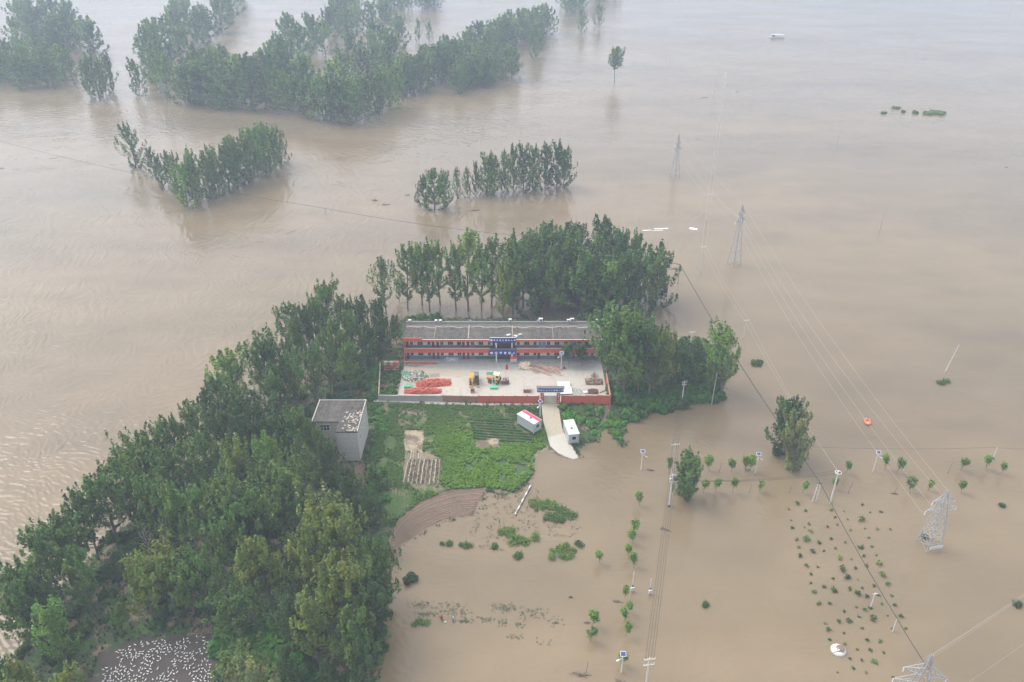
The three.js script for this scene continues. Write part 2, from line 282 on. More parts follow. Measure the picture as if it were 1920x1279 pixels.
grove([[330, 197], [420, 207], [510, 213], [512, 160], [420, 148], [345, 156]], 6.5, 4, 24, 'far', MIX, 21, 27, 'poplar in the block left of the dense central grove', 'poplars of the block left of the central grove');
grove([[518, 207], [640, 231], [735, 202], [722, 150], [757, 92], [742, 60], [640, 46], [560, 62], [520, 122]], 9, 5, 30, 'far', ['mid', 'deep', 'fresh', 'mid'], 22, 28, 'poplar in the dense central grove near the top edge', 'poplars of the dense central grove');
measured([[522, 206, 118], [538, 209, 130], [553, 212, 140], [568, 216, 135], [584, 219, 140], [600, 223, 138], [616, 227, 140], [633, 231, 138], [650, 230, 142], [667, 226, 140], [684, 221, 136], [700, 216, 132], [716, 210, 128], [732, 204, 120], [728, 170, 90], [735, 130, 60], [752, 95, 30], [748, 75, 22]].map((q, i) => [...q, 1.15, ['mid', 'fresh', 'mid', 'deep'][i % 4]]), 'far', 'poplar on the front edge of the dense central grove', 'front poplars of the dense central grove');
grove([[745, 190], [840, 156], [930, 112], [1032, 64], [1022, 42], [930, 82], [830, 128], [738, 166]], 6.2, 6, 36, 'far', MIX, 20, 25, 'poplar in the diagonal flooded belt right of the central grove', 'poplars of the diagonal belt');
grove([[850, 181], [900, 169], [960, 146], [968, 134], [930, 132], [860, 152]], 4.6, 7, 18, 'far', ['mid', 'mid', 'mid'], 18, 22, 'poplar in the short row before the diagonal belt', 'poplars of the short row');
measured([[1005, 110, 50, 1.0, 'mid'], [1012, 98, 52, 0.9, 'mid']], 'far', 'poplar of the pair off the end of the short row', 'pair off the short row');
grove([[1045, 30], [1112, 27], [1180, -6], [1060, -16]], 8, 8, 12, 'far', MIX, 22, 27, 'hazy poplar in the clump cut by the top edge right of the belt', 'poplars of the clump at the top edge');
measured([[1090, 60, 12, 1, 'mid']], 'far', 'small round poplar in front of the clump at the top edge');
measured([[1121, 50, 2, 0.9, 'mid']], 'far', 'narrow dark poplar beside the small round one at the top edge');
grove([[620, 22], [826, 23], [824, 6], [620, 6]], 9, 9, 18, 'far', MIX, 21, 26, 'hazy poplar in the straight strip along the top edge', 'poplars of the strip along the top edge');
measured([[785, 78, 33, 0.6, 'mid']], 'far', 'left one of the two slim poplars in open water');
measured([[806, 78, 37, 0.62, 'mid']], 'far', 'right one of the two slim poplars in open water');
measured([[1152, 156, 86, 1.0, 'mid']], 'ball', 'lone round-headed tree on a bare trunk in open water', undefined, { variant: 0 });
measured([[300, 165, 88], [318, 178, 95], [300, 130, 60], [325, 150, 72], [352, 120, 45], [510, 170, 80], [530, 150, 62], [512, 196, 100], [745, 175, 105], [752, 182, 112], [768, 176, 100], [790, 170, 96], [860, 140, 70], [40, 100, 30], [75, 112, 42], [110, 118, 48], [20, 130, 70], [60, 140, 76], [150, 90, 30]].map((q, i) => [...q, 1.25, ['mid', 'fresh', 'mid', 'deep'][i % 4]]), 'far', 'hazy poplar filling the gaps between the far groves', 'poplars between the far groves');
// L-shaped grove, left middle
measured([[254, 314, 228, 1.0, 'mid']], 'flooded', 'lone conical poplar left of the angled grove');
measured([[290, 330, 273, 1.05, 'deep'], [305, 352, 288, 0.9, 'mid'], [322, 345, 282, 0.95, 'deep'], [338, 368, 285, 0.8, 'mid'], [352, 388, 302, 1.2, 'fresh'], [372, 380, 290, 1.05, 'mid'], [366, 360, 276, 0.8, 'fresh'], [395, 372, 285, 1.0, 'mid'], [412, 366, 276, 1, 'mid'], [430, 358, 268, 1.05, 'mid'], [448, 350, 255, 1.05, 'mid'], [466, 342, 246, 1.1, 'mid'], [484, 332, 234, 1.1, 'fresh'], [500, 324, 228, 1.1, 'fresh'], [515, 315, 234, 1.05, 'mid'], [528, 306, 236, 1, 'mid'], [440, 340, 250, 1, 'olive'], [470, 325, 240, 1, 'fresh'], [500, 308, 228, 1, 'fresh'], [400, 350, 272, 1, 'mid']], 'flooded', 'leafy poplar in the angled grove in the left middle water', 'poplars of the angled grove');
// short row, centre
measured([[815, 394, 312, 1.25, 'mid'], [796, 388, 326, 1.1, 'deep'], [835, 386, 318, 1, 'mid'], [858, 372, 312, 0.6, 'mid'], [876, 370, 310, 0.6, 'mid'], [893, 368, 301, 0.7, 'deep'], [915, 366, 283, 1.1, 'mid'], [926, 362, 290, 1, 'mid'], [946, 360, 276, 0.55, 'mid'], [962, 359, 268, 0.8, 'mid'], [980, 358, 266, 0.9, 'deep'], [1000, 356, 270, 0.9, 'mid'], [1022, 354, 264, 1, 'deep'], [1045, 352, 261, 1.05, 'deep'], [1058, 350, 272, 0.9, 'mid']], 'flooded', 'poplar in the short ragged row in the centre water', 'poplars of the ragged row');
// grove behind the school
measured([[722, 590, 478, 1.1, 'mid']], 'grove', 'slim poplar at the left end of the grove behind the school', undefined, { variant: 1 });
measured([[768, 580, 452, 1.15, 'mid'], [748, 566, 520, 1.15, 'mid'], [790, 572, 456, 1.15, 'fresh'], [806, 584, 452, 1.15, 'mid'], [822, 571, 447, 1.15, 'fresh'], [857, 580, 455, 1.15, 'mid'], [880, 583, 425, 1.15, 'fresh'], [903, 582, 462, 1.15, 'fresh'], [925, 575, 438, 1.15, 'mid']], 'grove', 'slender bare-trunked poplar in the open grove behind the school', 'slender poplars behind the school');
measured([[943, 604, 488, 0.85, 'olive']], 'near', 'bushy olive tree close behind the school roof');
{
  const R = rng(77), list = [];
  for (const [x, z] of scatter(ground([[948, 594], [1090, 604], [1205, 606], [1236, 574], [1190, 535], [1080, 520], [950, 556]]), 5.4, 21, 34)) list.push([x, z]);
  for (const [x, z] of list) { const key = ['mid', 'deep', 'mid', 'deep', 'mid'][Math.floor(R() * 5)]; tree(R() < 0.5 ? 'flooded' : 'near', V(x, 0, z), 19 + 5 * R(), key, TONE[key] + 'poplar in the dense right part of the grove behind the school', 'tree', TONE[key] + 'dense poplars behind the school', { wide: 1 + 0.3 * R() }); }
}
// big trees at the right end of the school
measured([[1136, 712, 576, 1.15, 'mid'], [1150, 730, 590, 1.1, 'mid'], [1170, 742, 572, 1.1, 'mid'], [1195, 735, 600, 1, 'deep'], [1215, 748, 612, 0.9, 'mid'], [1240, 738, 612, 0.95, 'olive'], [1180, 690, 575, 1, 'deep'], [1225, 700, 610, 0.9, 'deep']], 'near', 'tall tree in the clump right of the school yard', 'trees right of the school yard');
measured([[1262, 722, 640, 1.1, 'deep']], 'spread', 'dark tree before the pole behind the right bank');
measured([[1296, 725, 652, 1.15, 'deep']], 'spread', 'broad dark tree at the right end of the island');
measured([[1352, 735, 620, 0.9, 'fresh']], 'spread', 'ragged bright-topped tree leaning over the water right of the island', undefined, { tilt: -0.12 });
measured([[1330, 742, 672, 0.7, 'mid']], 'near', 'dark tree under the ragged leaning tree');
measured([[1463, 852, 748, 0.8, 'deep']], 'oval', 'dark tree of the pair standing in the right water');
measured([[1488, 880, 768, 0.62, 'pale']], 'oval', 'pale narrow tree leaning right in the pair in the right water', undefined, { tilt: -0.1 });
measured([[1283, 934, 850, 0.85, 'mid']], 'oval', 'round leafy tree beside the transformer pole');
// ---------------------------------------------------------------- the wood on the left bank
const WOOD = ground([[700, 1310], [712, 1200], [700, 1090], [715, 1020], [690, 960], [640, 905], [590, 880], [585, 800], [590, 770], [690, 745], [715, 660], [690, 650], [640, 690], [545, 745], [430, 830], [330, 905], [230, 990], [130, 1082], [55, 1190], [-30, 1320]], 1);
{
  const R = rng(501), placed = [];
  const words = { edge: ['tree along the river edge of the left bank wood', 'trees on the river edge of the left bank wood'], upper: ['tree in the upper part of the left bank wood beside the school', 'upper trees of the left bank wood'], middle: ['tree in the middle of the left bank wood', 'middle trees of the left bank wood'], lower: ['tree in the lower part of the left bank wood near the ducks', 'lower trees of the left bank wood'] };
  const tops = {
    edge: [[8, 1066, 15, 'mid'], [37, 1056, 15, 'mid'], [68, 1006, 15, 'mid'], [89, 977, 15, 'mid'], [114, 959, 15, 'mid'], [143, 926, 16, 'deep'], [178, 889, 16, 'mid'], [215, 853, 16, 'mid'], [248, 820, 16, 'mid'], [285, 795, 16, 'mid'], [314, 783, 16, 'mid'], [356, 754, 16, 'mid'], [380, 727, 16, 'deep'], [400, 702, 16, 'mid'], [425, 660, 17, 'fresh'], [485, 632, 17, 'mid'], [502, 640, 17, 'deep'], [534, 568, 16, 'mid'], [550, 600, 16, 'mid'], [536, 640, 16, 'deep'], [136, 1039, 14, 'mid'], [87, 1147, 13, 'fresh'], [25, 1105, 14, 'mid'], [60, 1085, 14, 'deep']],
    upper: [[585, 556, 17, 'mid'], [566, 575, 17, 'deep'], [625, 600, 17, 'mid'], [607, 530, 18, 'mid'], [640, 562, 17, 'deep'], [674, 558, 17, 'deep'], [706, 572, 16, 'deep'], [655, 584, 17, 'mid'], [607, 625, 17, 'mid'], [545, 670, 16, 'mid'], [515, 680, 16, 'deep'], [502, 700, 15, 'mid'], [690, 620, 14, 'deep'], [650, 650, 16, 'mid'], [580, 650, 16, 'mid'], [715, 612, 10, 'deep'], [740, 606, 8, 'deep']],
    middle: [[232, 878, 15, 'mid'], [265, 899, 15, 'mid'], [285, 911, 15, 'mid'], [318, 924, 15, 'fresh'], [372, 924, 16, 'mid'], [403, 911, 16, 'mid'], [422, 938, 16, 'mid'], [449, 936, 15, 'mid'], [480, 944, 14, 'mid'], [380, 820, 17, 'mid'], [434, 841, 17, 'olive'], [492, 831, 16, 'fresh'], [552, 775, 15, 'mid'], [560, 832, 14, 'mid'], [546, 886, 16, 'mid'], [440, 745, 16, 'deep'], [470, 765, 15, 'deep'], [410, 770, 15, 'deep'], [340, 840, 14, 'mid'], [300, 860, 14, 'mid'], [510, 880, 13, 'mid'], [440, 800, 14, 'deep'], [520, 790, 13, 'deep'], [610, 842, 12, 'deep'], [699, 886, 12, 'deep'], [690, 930, 12, 'deep'], [650, 905, 10, 'deep']],
    lower: [[600, 950, 18, 'olive'], [637, 963, 18, 'olive'], [700, 1008, 15, 'mid'], [650, 1052, 18, 'olive'], [608, 1054, 18, 'olive'], [484, 1021, 16, 'olive'], [459, 1033, 15, 'olive'], [256, 1066, 14, 'olive'], [372, 1046, 15, 'mid'], [459, 1243, 14, 'pale'], [25, 1248, 13, 'olive'], [116, 1258, 13, 'olive'], [560, 1010, 16, 'olive'], [580, 1130, 15, 'olive'], [660, 1150, 14, 'mid'], [690, 1090, 14, 'deep'], [715, 1060, 11, 'deep'], [680, 1200, 12, 'deep'], [340, 1060, 13, 'mid'], [420, 985, 14, 'mid'], [540, 1140, 12, 'deep']],
  };
  const rank = tops.edge.map((q) => q[1]).sort((a, b) => b - a), up = rank.map((_, i) => ['first', 'second', 'third', 'fourth', 'fifth', 'sixth', 'seventh', 'eighth', 'ninth', 'tenth', 'eleventh', 'twelfth', 'thirteenth', 'fourteenth', 'fifteenth', 'sixteenth', 'seventeenth', 'eighteenth', 'nineteenth', 'twentieth', 'twenty-first', 'twenty-second', 'twenty-third', 'twenty-fourth', 'twenty-fifth'][i]);
  const put = (x, z, h, key, kind, where, wide, nth) => { placed.push([x, z]); tree(kind, V(x, Math.max(0, land(x, z)), z), h, key, nth ? 'river edge tree of the left wood, ' + nth + ' up from the bottom corner' : TONE[key] + words[where][0], 'tree', TONE[key] + words[where][1], { wide, name: 'woodland_tree' }); };
  for (const where of Object.keys(tops)) for (const [px, py, h, key] of tops[where]) { const p = at(px, py, h + 1); put(p.x, p.z, h + 1.2, key, R() < 0.82 ? 'near' : 'spread', where, 0.88 + 0.22 * R(), where === 'edge' ? up[rank.indexOf(py)] : undefined); }
  for (const [x, z] of scatter(WOOD, 5.8, 31, 200)) {                  // the rest, lower, between the measured crowns
    if (inside(x, z, ZONE.duckYard) || edgeDist(x, z, ZONE.duckYard) < 2.6 || placed.some(([a, b]) => (a - x) ** 2 + (b - z) ** 2 < 4.8 ** 2)) continue;
    const [px, py] = pixelOf(V(x, land(x, z), z));
    if ((px > 560 && px < 720 && py > 760 && py < 915) || (px < 560 && edgeDist(x, z, SHORE) < 3)) continue;
    put(x, z, 6 + 5 * R(), ['deep', 'mid', 'deep'][Math.floor(R() * 3)], R() < 0.5 ? 'near' : 'spread', py < 780 ? 'upper' : py < 1010 ? 'middle' : 'lower', 1.1 + 0.4 * R());
  }
}
{
  const p = at(302, 1036, 15);
  tree('spread', V(p.x, land(p.x, p.z), p.z), 14, 'olive', 'broad yellow-green tree standing directly above the duck yard', 'tree', undefined, { name: 'woodland_tree', wide: 1.05, variant: 1 });
}
measured([[606, 882, 806, 1.15, 'mid'], [626, 890, 836, 1.0, 'deep'], [580, 872, 778, 1.1, 'mid']], 'near', 'tree hiding the foot of the grey house', 'trees before the grey house', { name: 'woodland_tree' });
// bare dead trees
function deadTree(px, py, top, label, seed) {
  const p = hit(px, py), h = heightTo(p, top), R = rng(seed), g = thing('dead_tree', label, 'dead tree', p, R() * 6);
  part('trunk', barGeo(V(0, -0.3, 0), V(0.3, h * 0.85, 0.1), 0.16, 0.05, 6), DEADWOOD, g);
  for (let k = 0; k < 16; k++) { const y = h * (0.3 + 0.5 * k / 16), a = k * 2.4, l = h * (0.36 - 0.012 * k), e = V(Math.cos(a) * l * 0.5, y + l * 0.75, Math.sin(a) * l * 0.5), s = V(0.3 * y / h, y, 0); part('branch', merge([barGeo(s, e, 0.06, 0.025, 4), barGeo(s.clone().lerp(e, 0.5), e.clone().add(V(R() - 0.5, 0.3, R() - 0.5)), 0.035, 0.015, 3), barGeo(s.clone().lerp(e, 0.7), e.clone().add(V(R() - 0.5, -0.1, R() - 0.5).multiplyScalar(1.6)), 0.03, 0.015, 3)]), DEADWOOD, g); }
}
deadTree(285, 1045, 985, 'bare grey dead tree among the trees above the ducks, left of two', 1);
deadTree(322, 1030, 970, 'bare grey dead tree among the trees above the ducks, right of two', 2);
deadTree(530, 1110, 1030, 'bare branched dead tree left of the large yellow-green tree', 3);
deadTree(590, 985, 895, 'thin bare dead tree below the grey house', 4);
// ---------------------------------------------------------------- surfaces of buildings
function mottled(r, g, b, scale, depth, size, seed, stain) {           // paint or concrete with grain, patches and (optional) stains of their own colour
  const N = 256; return dataMap(N, N, (i, j, c) => {
    const u = i / N * 2 * Math.PI, v = j / N * 2 * Math.PI, f = (k, o) => noiseA(Math.cos(u) * k + o + seed, Math.sin(u) * k + Math.cos(v) * k) * 0.5 + noiseB(Math.sin(v) * k + o - seed, Math.cos(u) * k) * 0.5;
    const n = f(scale, 0) * 0.6 + f(scale * 2.7, 5) * 0.4, q = f(scale * 9, 3), t = 1 + depth * n + depth * 0.6 * q;
    let w = stain ? smooth(n + 0.25 * q, 0.18, 0.5) * stain[3] : 0;
    c[0] = toS(lerp(r * t, stain ? stain[0] : 0, w)); c[1] = toS(lerp(g * t, stain ? stain[1] : 0, w)); c[2] = toS(lerp(b * t, stain ? stain[2] : 0, w));
  });
}
function worldUV(g, s) {                                               // uv in metres, by the way each face points
  const q = g.index ? g.toNonIndexed() : g; q.computeVertexNormals(); const p = q.attributes.position, n = q.attributes.normal, uv = new Float32Array(p.count * 2);
  for (let i = 0; i < p.count; i++) { const ax = Math.abs(n.getX(i)), ay = Math.abs(n.getY(i)), az = Math.abs(n.getZ(i)); const [a, b] = ay >= ax && ay >= az ? [p.getX(i), p.getZ(i)] : ax >= az ? [p.getZ(i), p.getY(i)] : [p.getX(i), p.getY(i)]; uv[i * 2] = a / s; uv[i * 2 + 1] = b / s; }
  q.setAttribute('uv', new THREE.BufferAttribute(uv, 2)); return q;
}
const textured = (map, rough = 0.9) => new THREE.MeshStandardMaterial({ map, roughness: rough });
const M = {
  red: textured(mottled(0.52, 0.105, 0.062, 1.2, 0.16, 0, 4, [0.42, 0.13, 0.09, 0.5]), 0.75),
  brick: textured(mottled(0.30, 0.115, 0.070, 2, 0.3, 0, 8), 0.95),
  white: textured(mottled(0.68, 0.66, 0.61, 1.5, 0.10, 0, 2), 0.85),
  dado: textured(mottled(0.16, 0.175, 0.215, 1.5, 0.15, 0, 3), 0.8),
  greenDado: textured(mottled(0.075, 0.13, 0.085, 1.5, 0.15, 0, 6), 0.8),
  roof: textured(mottled(0.078, 0.071, 0.063, 1.5, 1.0, 0, 12, [0.13, 0.11, 0.085, 0.9]), 0.95),
  gutter: textured(mottled(0.115, 0.108, 0.10, 1.6, 0.3, 0, 14), 0.95),
  mortar: textured(mottled(0.40, 0.33, 0.245, 1.6, 0.2, 0, 15), 0.95),
  concrete: textured(mottled(0.43, 0.395, 0.335, 1.1, 0.2, 0, 20, [0.36, 0.31, 0.24, 0.7]), 0.92),
  concretePale: textured(mottled(0.47, 0.435, 0.375, 1.2, 0.2, 0, 22, [0.38, 0.34, 0.28, 0.6]), 0.92),
  concretePink: textured(mottled(0.43, 0.385, 0.34, 1.1, 0.2, 0, 25, [0.38, 0.325, 0.275, 0.6]), 0.92),
  concreteGrey: textured(mottled(0.33, 0.32, 0.30, 1.1, 0.16, 0, 27), 0.92),
  greyWall: textured(mottled(0.33, 0.325, 0.30, 1.2, 0.22, 0, 30, [0.35, 0.305, 0.20, 0.7]), 0.95),
  rustWall: textured(mottled(0.30, 0.165, 0.105, 1.4, 0.3, 0, 31, [0.24, 0.16, 0.11, 0.9]), 0.95),
  houseWall: textured(mottled(0.50, 0.48, 0.44, 1.0, 0.2, 0, 35, [0.30, 0.285, 0.26, 0.6]), 0.95),
  blue: mat(0.035, 0.05, 0.26, 0.5), door: mat(0.15, 0.045, 0.04, 0.6), doorDark: mat(0.07, 0.05, 0.05, 0.6), doorBlue: mat(0.16, 0.33, 0.52, 0.6), doorTeal: mat(0.10, 0.30, 0.34, 0.6),
  glass: new THREE.MeshPhysicalMaterial({ color: new THREE.Color().setRGB(0.025, 0.03, 0.035), roughness: 0.08 }),
  frame: mat(0.62, 0.63, 0.62, 0.5), sheet: textured(mottled(0.58, 0.59, 0.60, 1.2, 0.14, 0, 40, [0.42, 0.41, 0.38, 0.5]), 0.5), sheetGrey: textured(mottled(0.40, 0.44, 0.435, 1.2, 0.16, 0, 41, [0.36, 0.34, 0.29, 0.6]), 0.5), steel: mat(0.62, 0.63, 0.64, 0.45, { metalness: 0.3 }), steelDark: mat(0.10, 0.10, 0.105, 0.6),
  crimson: mat(0.62, 0.05, 0.10, 0.6), tan: textured(mottled(0.40, 0.35, 0.265, 1.3, 0.2, 0, 45, [0.33, 0.285, 0.215, 0.6]), 0.85), black: mat(0.02, 0.02, 0.022, 0.5), whitePaint: mat(0.66, 0.66, 0.64, 0.5),
};
// stroke-built characters for the painted signs (0..1 boxes)
const GLYPHS = {
  jiao: [[.05, .2, .5, .2], [.28, .05, .28, .38], [.02, .38, .56, .38], [.45, .1, .08, .6], [.1, .62, .48, .55], [.3, .5, .3, .95], [.08, .8, .52, .72], [.7, .05, .55, .4], [.6, .25, .98, .25], [.85, .28, .55, .95], [.62, .45, .98, .95]],
  shu: [[.15, .2, .78, .2], [.78, .2, .78, .42], [.05, .44, .9, .44], [.9, .44, .82, .72], [.45, .02, .45, .98], [.75, .05, .9, .16]],
  yu: [[.5, 0, .55, .1], [.05, .16, .95, .16], [.42, .2, .22, .4], [.22, .4, .8, .36], [.66, .26, .85, .42], [.25, .5, .25, .98], [.25, .5, .76, .5], [.76, .5, .76, .98], [.25, .66, .76, .66], [.25, .8, .76, .8]],
  ren: [[.5, .05, .46, .45], [.46, .45, .06, .95], [.48, .4, .95, .95]],
  xiao: [[.5, .02, .5, .95], [.5, .95, .38, .85], [.25, .35, .08, .75], [.74, .35, .93, .75]],
  xue: [[.2, .02, .28, .15], [.48, 0, .52, .14], [.8, .02, .68, .16], [.05, .22, .95, .22], [.05, .22, .05, .38], [.95, .22, .9, .38], [.25, .42, .72, .42], [.72, .42, .5, .56], [.5, .56, .5, .96], [.5, .96, .38, .88], [.05, .66, .95, .66]],
  wang: [[.12, .1, .88, .1], [.18, .48, .82, .48], [.05, .9, .95, .9], [.5, .1, .5, .9]],
  xian: [[.28, .04, .28, .55], [.28, .04, .74, .04], [.74, .04, .74, .55], [.28, .2, .74, .2], [.28, .36, .74, .36], [.05, .56, .95, .56], [.4, .6, .2, .9], [.2, .9, .82, .86], [.68, .68, .88, .96]],
  cheng: [[.1, .25, .9, .25], [.2, .25, .08, .95], [.25, .5, .45, .5], [.45, .5, .42, .8], [.55, .02, .8, .95], [.85, .5, .55, .85], [.7, .05, .85, .15]],
  zhen: [[.2, .02, .05, .3], [.08, .26, .42, .26], [.08, .45, .4, .45], [.22, .26, .22, .92], [.22, .92, .42, .8], [.5, .14, .98, .14], [.74, .02, .74, .22], [.58, .24, .92, .24], [.58, .24, .58, .72], [.92, .24, .92, .72], [.58, .4, .92, .4], [.58, .56, .92, .56], [.48, .74, 1, .74], [.64, .78, .54, .95], [.84, .78, .96, .95]],
  zhong: [[.15, .25, .85, .25], [.15, .25, .15, .62], [.85, .25, .85, .62], [.15, .62, .85, .62], [.5, .02, .5, .98]],
  shan: [[.5, .05, .5, .88], [.12, .4, .12, .88], [.12, .88, .88, .88], [.88, .4, .88, .88]],
};
function sign(w, h, bg, items, ink = '#f2f2f4', vertical = false) {
  const c = document.createElement('canvas'); c.width = w; c.height = h; const x = c.getContext('2d'); x.fillStyle = bg; x.fillRect(0, 0, w, h);
  const n = items.length, step = (vertical ? h : w) / n, s = Math.min(step, vertical ? w : h) * 0.66; x.strokeStyle = ink; x.fillStyle = ink; x.lineWidth = s * 0.125; x.lineCap = 'round';
  items.forEach((it, k) => {
    const cx = vertical ? w / 2 : step * (k + 0.5), cy = vertical ? step * (k + 0.5) : h / 2;
    if (it === 'disc') { x.beginPath(); x.arc(cx, cy, s * 0.62, 0, 7); x.fill(); x.strokeStyle = bg; x.lineWidth = s * 0.05; x.beginPath(); x.arc(cx, cy, s * 0.4, 0, 7); x.stroke(); x.strokeStyle = ink; x.lineWidth = s * 0.125; return; }
    if (it === 'ring') { x.beginPath(); x.arc(cx, cy, s * 0.42, 0, 7); x.stroke(); x.beginPath(); x.moveTo(cx - s * 0.3, cy); x.lineTo(cx + s * 0.3, cy); x.moveTo(cx, cy - s * 0.3); x.lineTo(cx, cy + s * 0.3); x.stroke(); return; }
    x.beginPath(); for (const [a, b, e, f] of GLYPHS[it]) { x.moveTo(cx + (a - 0.5) * s, cy + (b - 0.5) * s); x.lineTo(cx + (e - 0.5) * s, cy + (f - 0.5) * s); } x.stroke();
  });
  const t = new THREE.CanvasTexture(c); t.colorSpace = THREE.SRGBColorSpace; return new THREE.MeshStandardMaterial({ map: t, roughness: 0.5 });
}
const NAME_ROW = ['xian', 'cheng', 'xian', 'wang', 'zhen', 'zhong', 'xiao', 'xue'];
// ---------------------------------------------------------------- the school
{
  const L = 53, D = 9, F = 3.45, T = 7.2, WZ = -1.5;
  const S = thing('school_building', 'long two-storey school with orange-red bands, grey flat roof and blue name boards', 'school', V(-29, YARD_H, -183.65));
  const add = (name, g, m, to = S) => part(name, worldUV(g, 13), m, to);
  add('walkway', bx(-0.2, L, -0.2, 0.28, WZ - 0.1, 0.25), M.concreteGrey);
  add('back_wall', bx(0, L, 0.28, T - 0.25, -D, -D + 0.24), M.houseWall);
  for (const x of [0, L - 0.24]) { add('end_wall', bx(x, x + 0.24, 0.28, T - 0.25, -D + 0.245, -0.005), M.red); }
  for (const y of [0.28, F + 0.12]) {
    const w = add('front_wall', bx(0.245, L - 0.245, y, y + 3.1, WZ - 0.24, WZ), M.white);
    add('painted_dado', bx(0.25, 19.1, y, y + 1.05, WZ, WZ + 0.025), M.dado, w); add('painted_dado', bx(29.6, L - 0.25, y, y + 1.05, WZ, WZ + 0.025), M.dado, w); add('painted_dado', bx(19.1, 29.6, y, y + 1.0, WZ, WZ + 0.022), M.greenDado, w);
  }
  add('floor_slab', bx(0.25, L - 0.25, F - 0.13, F + 0.115, -D + 0.25, -0.14), M.concreteGrey);
  for (const [a, b] of [[0.24, 23.0], [30.3, L - 0.24]]) { const p = add('balcony_parapet', bx(a, b, F - 0.35, F + 1.05, -0.13, 0.02), M.red); add('coping', bx(a, b, F + 1.05, F + 1.1, -0.15, 0.05), M.white, p); }
  add('centre_parapet', bx(23.0, 30.3, F - 0.15, F + 0.95, -0.13, 0.0), M.dado);
  const deck = add('roof_deck', bx(-0.1, L + 0.1, T - 0.24, T, -D - 0.1, 0), M.roof);
  const fas = add('roof_band', bx(-0.12, L + 0.12, T - 0.58, T + 0.06, 0.005, 0.16), M.red);
  add('corner_block', bx(-0.12, 5.0, T + 0.065, T + 0.5, -0.15, 0.16), M.red);
  add('coping', bx(5.0, L, T + 0.065, T + 0.1, -0.02, 0.18), M.white, fas);
  add('back_parapet', bx(-0.1, L + 0.1, T + 0.003, T + 0.62, -D - 0.1, -D + 0.12), M.concreteGrey);
  add('roof_gutter', bx(0, L, T + 0.003, T + 0.03, -D + 0.125, -D + 3.0), M.gutter);
  // screed laid on the deck in five bays, ragged at the gutter
  const R = rng(5), cuts = [0.05, 8.2, 17.3, 23.0, 29.1, 34.5, L - 0.05];
  for (let k = 0; k < cuts.length - 1; k++) for (const [lift, back, m] of [[0.045, 0.0, M.mortar], [0.07, 0.32, M.roof]]) {
    const a = cuts[k] + 0.07, b = cuts[k + 1] - 0.07, sh = new THREE.Shape(); sh.moveTo(a, 0.35); sh.lineTo(b, 0.35);
    for (let i = 0; i <= 24; i++) { const x = lerp(b, a, i / 24); sh.lineTo(x, D - 2.0 - back + 0.5 * Math.sin(x * 1.1 + k) * Math.cos(x * 0.47) + 0.16 * noiseB(x * 1.7, k + back)); }
    const g = new THREE.ExtrudeGeometry(sh, { depth: lift, bevelEnabled: false }); g.rotateX(-Math.PI / 2); g.translate(0, T + 0.004 + (back ? 0.002 : 0), 0);
    add(back ? 'roof_screed' : 'mortar_edge', g, m, deck);
  }
  for (const [x, w] of [[8.2, 0.05], [17.3, 0.12], [29.1, 0.08], [40, 0.05]]) add('roof_kerb', bx(x - w, x + w, T + 0.08, T + 0.16, -D + 1.3, -0.4), M.mortar, deck);
  // doors and windows, by their place along the front
  const gl = (x0, x1, y0, y1, m = M.glass) => { const w = part('window', bx(x0, x1, y0, y1, WZ - 0.02, WZ + 0.03), m, S); const fr = [bx(x0 - 0.05, x0, y0 - 0.05, y1 + 0.05, WZ - 0.02, WZ + 0.06), bx(x1, x1 + 0.05, y0 - 0.05, y1 + 0.05, WZ - 0.02, WZ + 0.06), bx(x0, x1, y1, y1 + 0.05, WZ - 0.02, WZ + 0.06), bx(x0, x1, y0 - 0.05, y0, WZ - 0.02, WZ + 0.07)]; const n = x1 - x0 > 1 ? 2 : 1; for (let i = 1; i <= n; i++) { const x = lerp(x0, x1, i / (n + 1)); fr.push(bx(x - 0.025, x + 0.025, y0, y1, WZ - 0.02, WZ + 0.05)); } part('frame', merge(fr), M.frame, w); };
  const dr = (x0, x1, y0, m) => { const d = part('door', bx(x0, x1, y0, y0 + 2.15, WZ - 0.02, WZ + 0.05), m, S); part('handle', bx(x1 - 0.2, x1 - 0.12, y0 + 1.0, y0 + 1.12, WZ + 0.05, WZ + 0.09), M.steel, d); };
  const lx = (z) => (740 + z / 8.727 - 759) / 6.93, rx = (z) => (930 + z / 8.727 - 759) / 6.93;
  const up = F + 0.125, lo = 0.285;
  for (const [a, b] of [[260, 305], [385, 465], [545, 590], [755, 800], [880, 960], [1030, 1090], [1255, 1300], [1375, 1450], [1530, 1570]]) { gl(lx(a), lx(b), up + 1.15, up + 2.35); gl(lx(a), lx(b), lo + 1.15, lo + 2.35); }
  for (const [a, b] of [[345, 385], [460, 540], [612, 660], [830, 880], [955, 1030], [1110, 1168], [1330, 1380], [1450, 1505], [1560, 1600], [1640, 1710]]) { gl(rx(a), rx(b), up + 1.15, up + 2.35); gl(rx(a), rx(b), lo + 1.15, lo + 2.35); }
  for (const [a, b] of [[195, 237], [615, 655], [690, 730], [1110, 1150], [1182, 1224]]) { dr(lx(a), lx(b), up, M.door); dr(lx(a) + (a > 1000 ? 0 : 0.05), lx(b), lo, a > 1000 ? M.door : M.doorDark); }
  dr(lx(1602), lx(1640), up, M.door); dr(rx(262), rx(308), up, M.door);
  for (const a of [690, 755]) dr(rx(a), rx(a + 58), up, M.doorBlue); for (const a of [1186, 1250]) dr(rx(a), rx(a + 56), up, M.doorTeal);
  dr(rx(680), rx(722), lo, M.doorDark); dr(rx(965), rx(1010), lo, M.door); dr(rx(1255), rx(1295), lo, M.door); dr(rx(1400), rx(1440), lo, M.door);
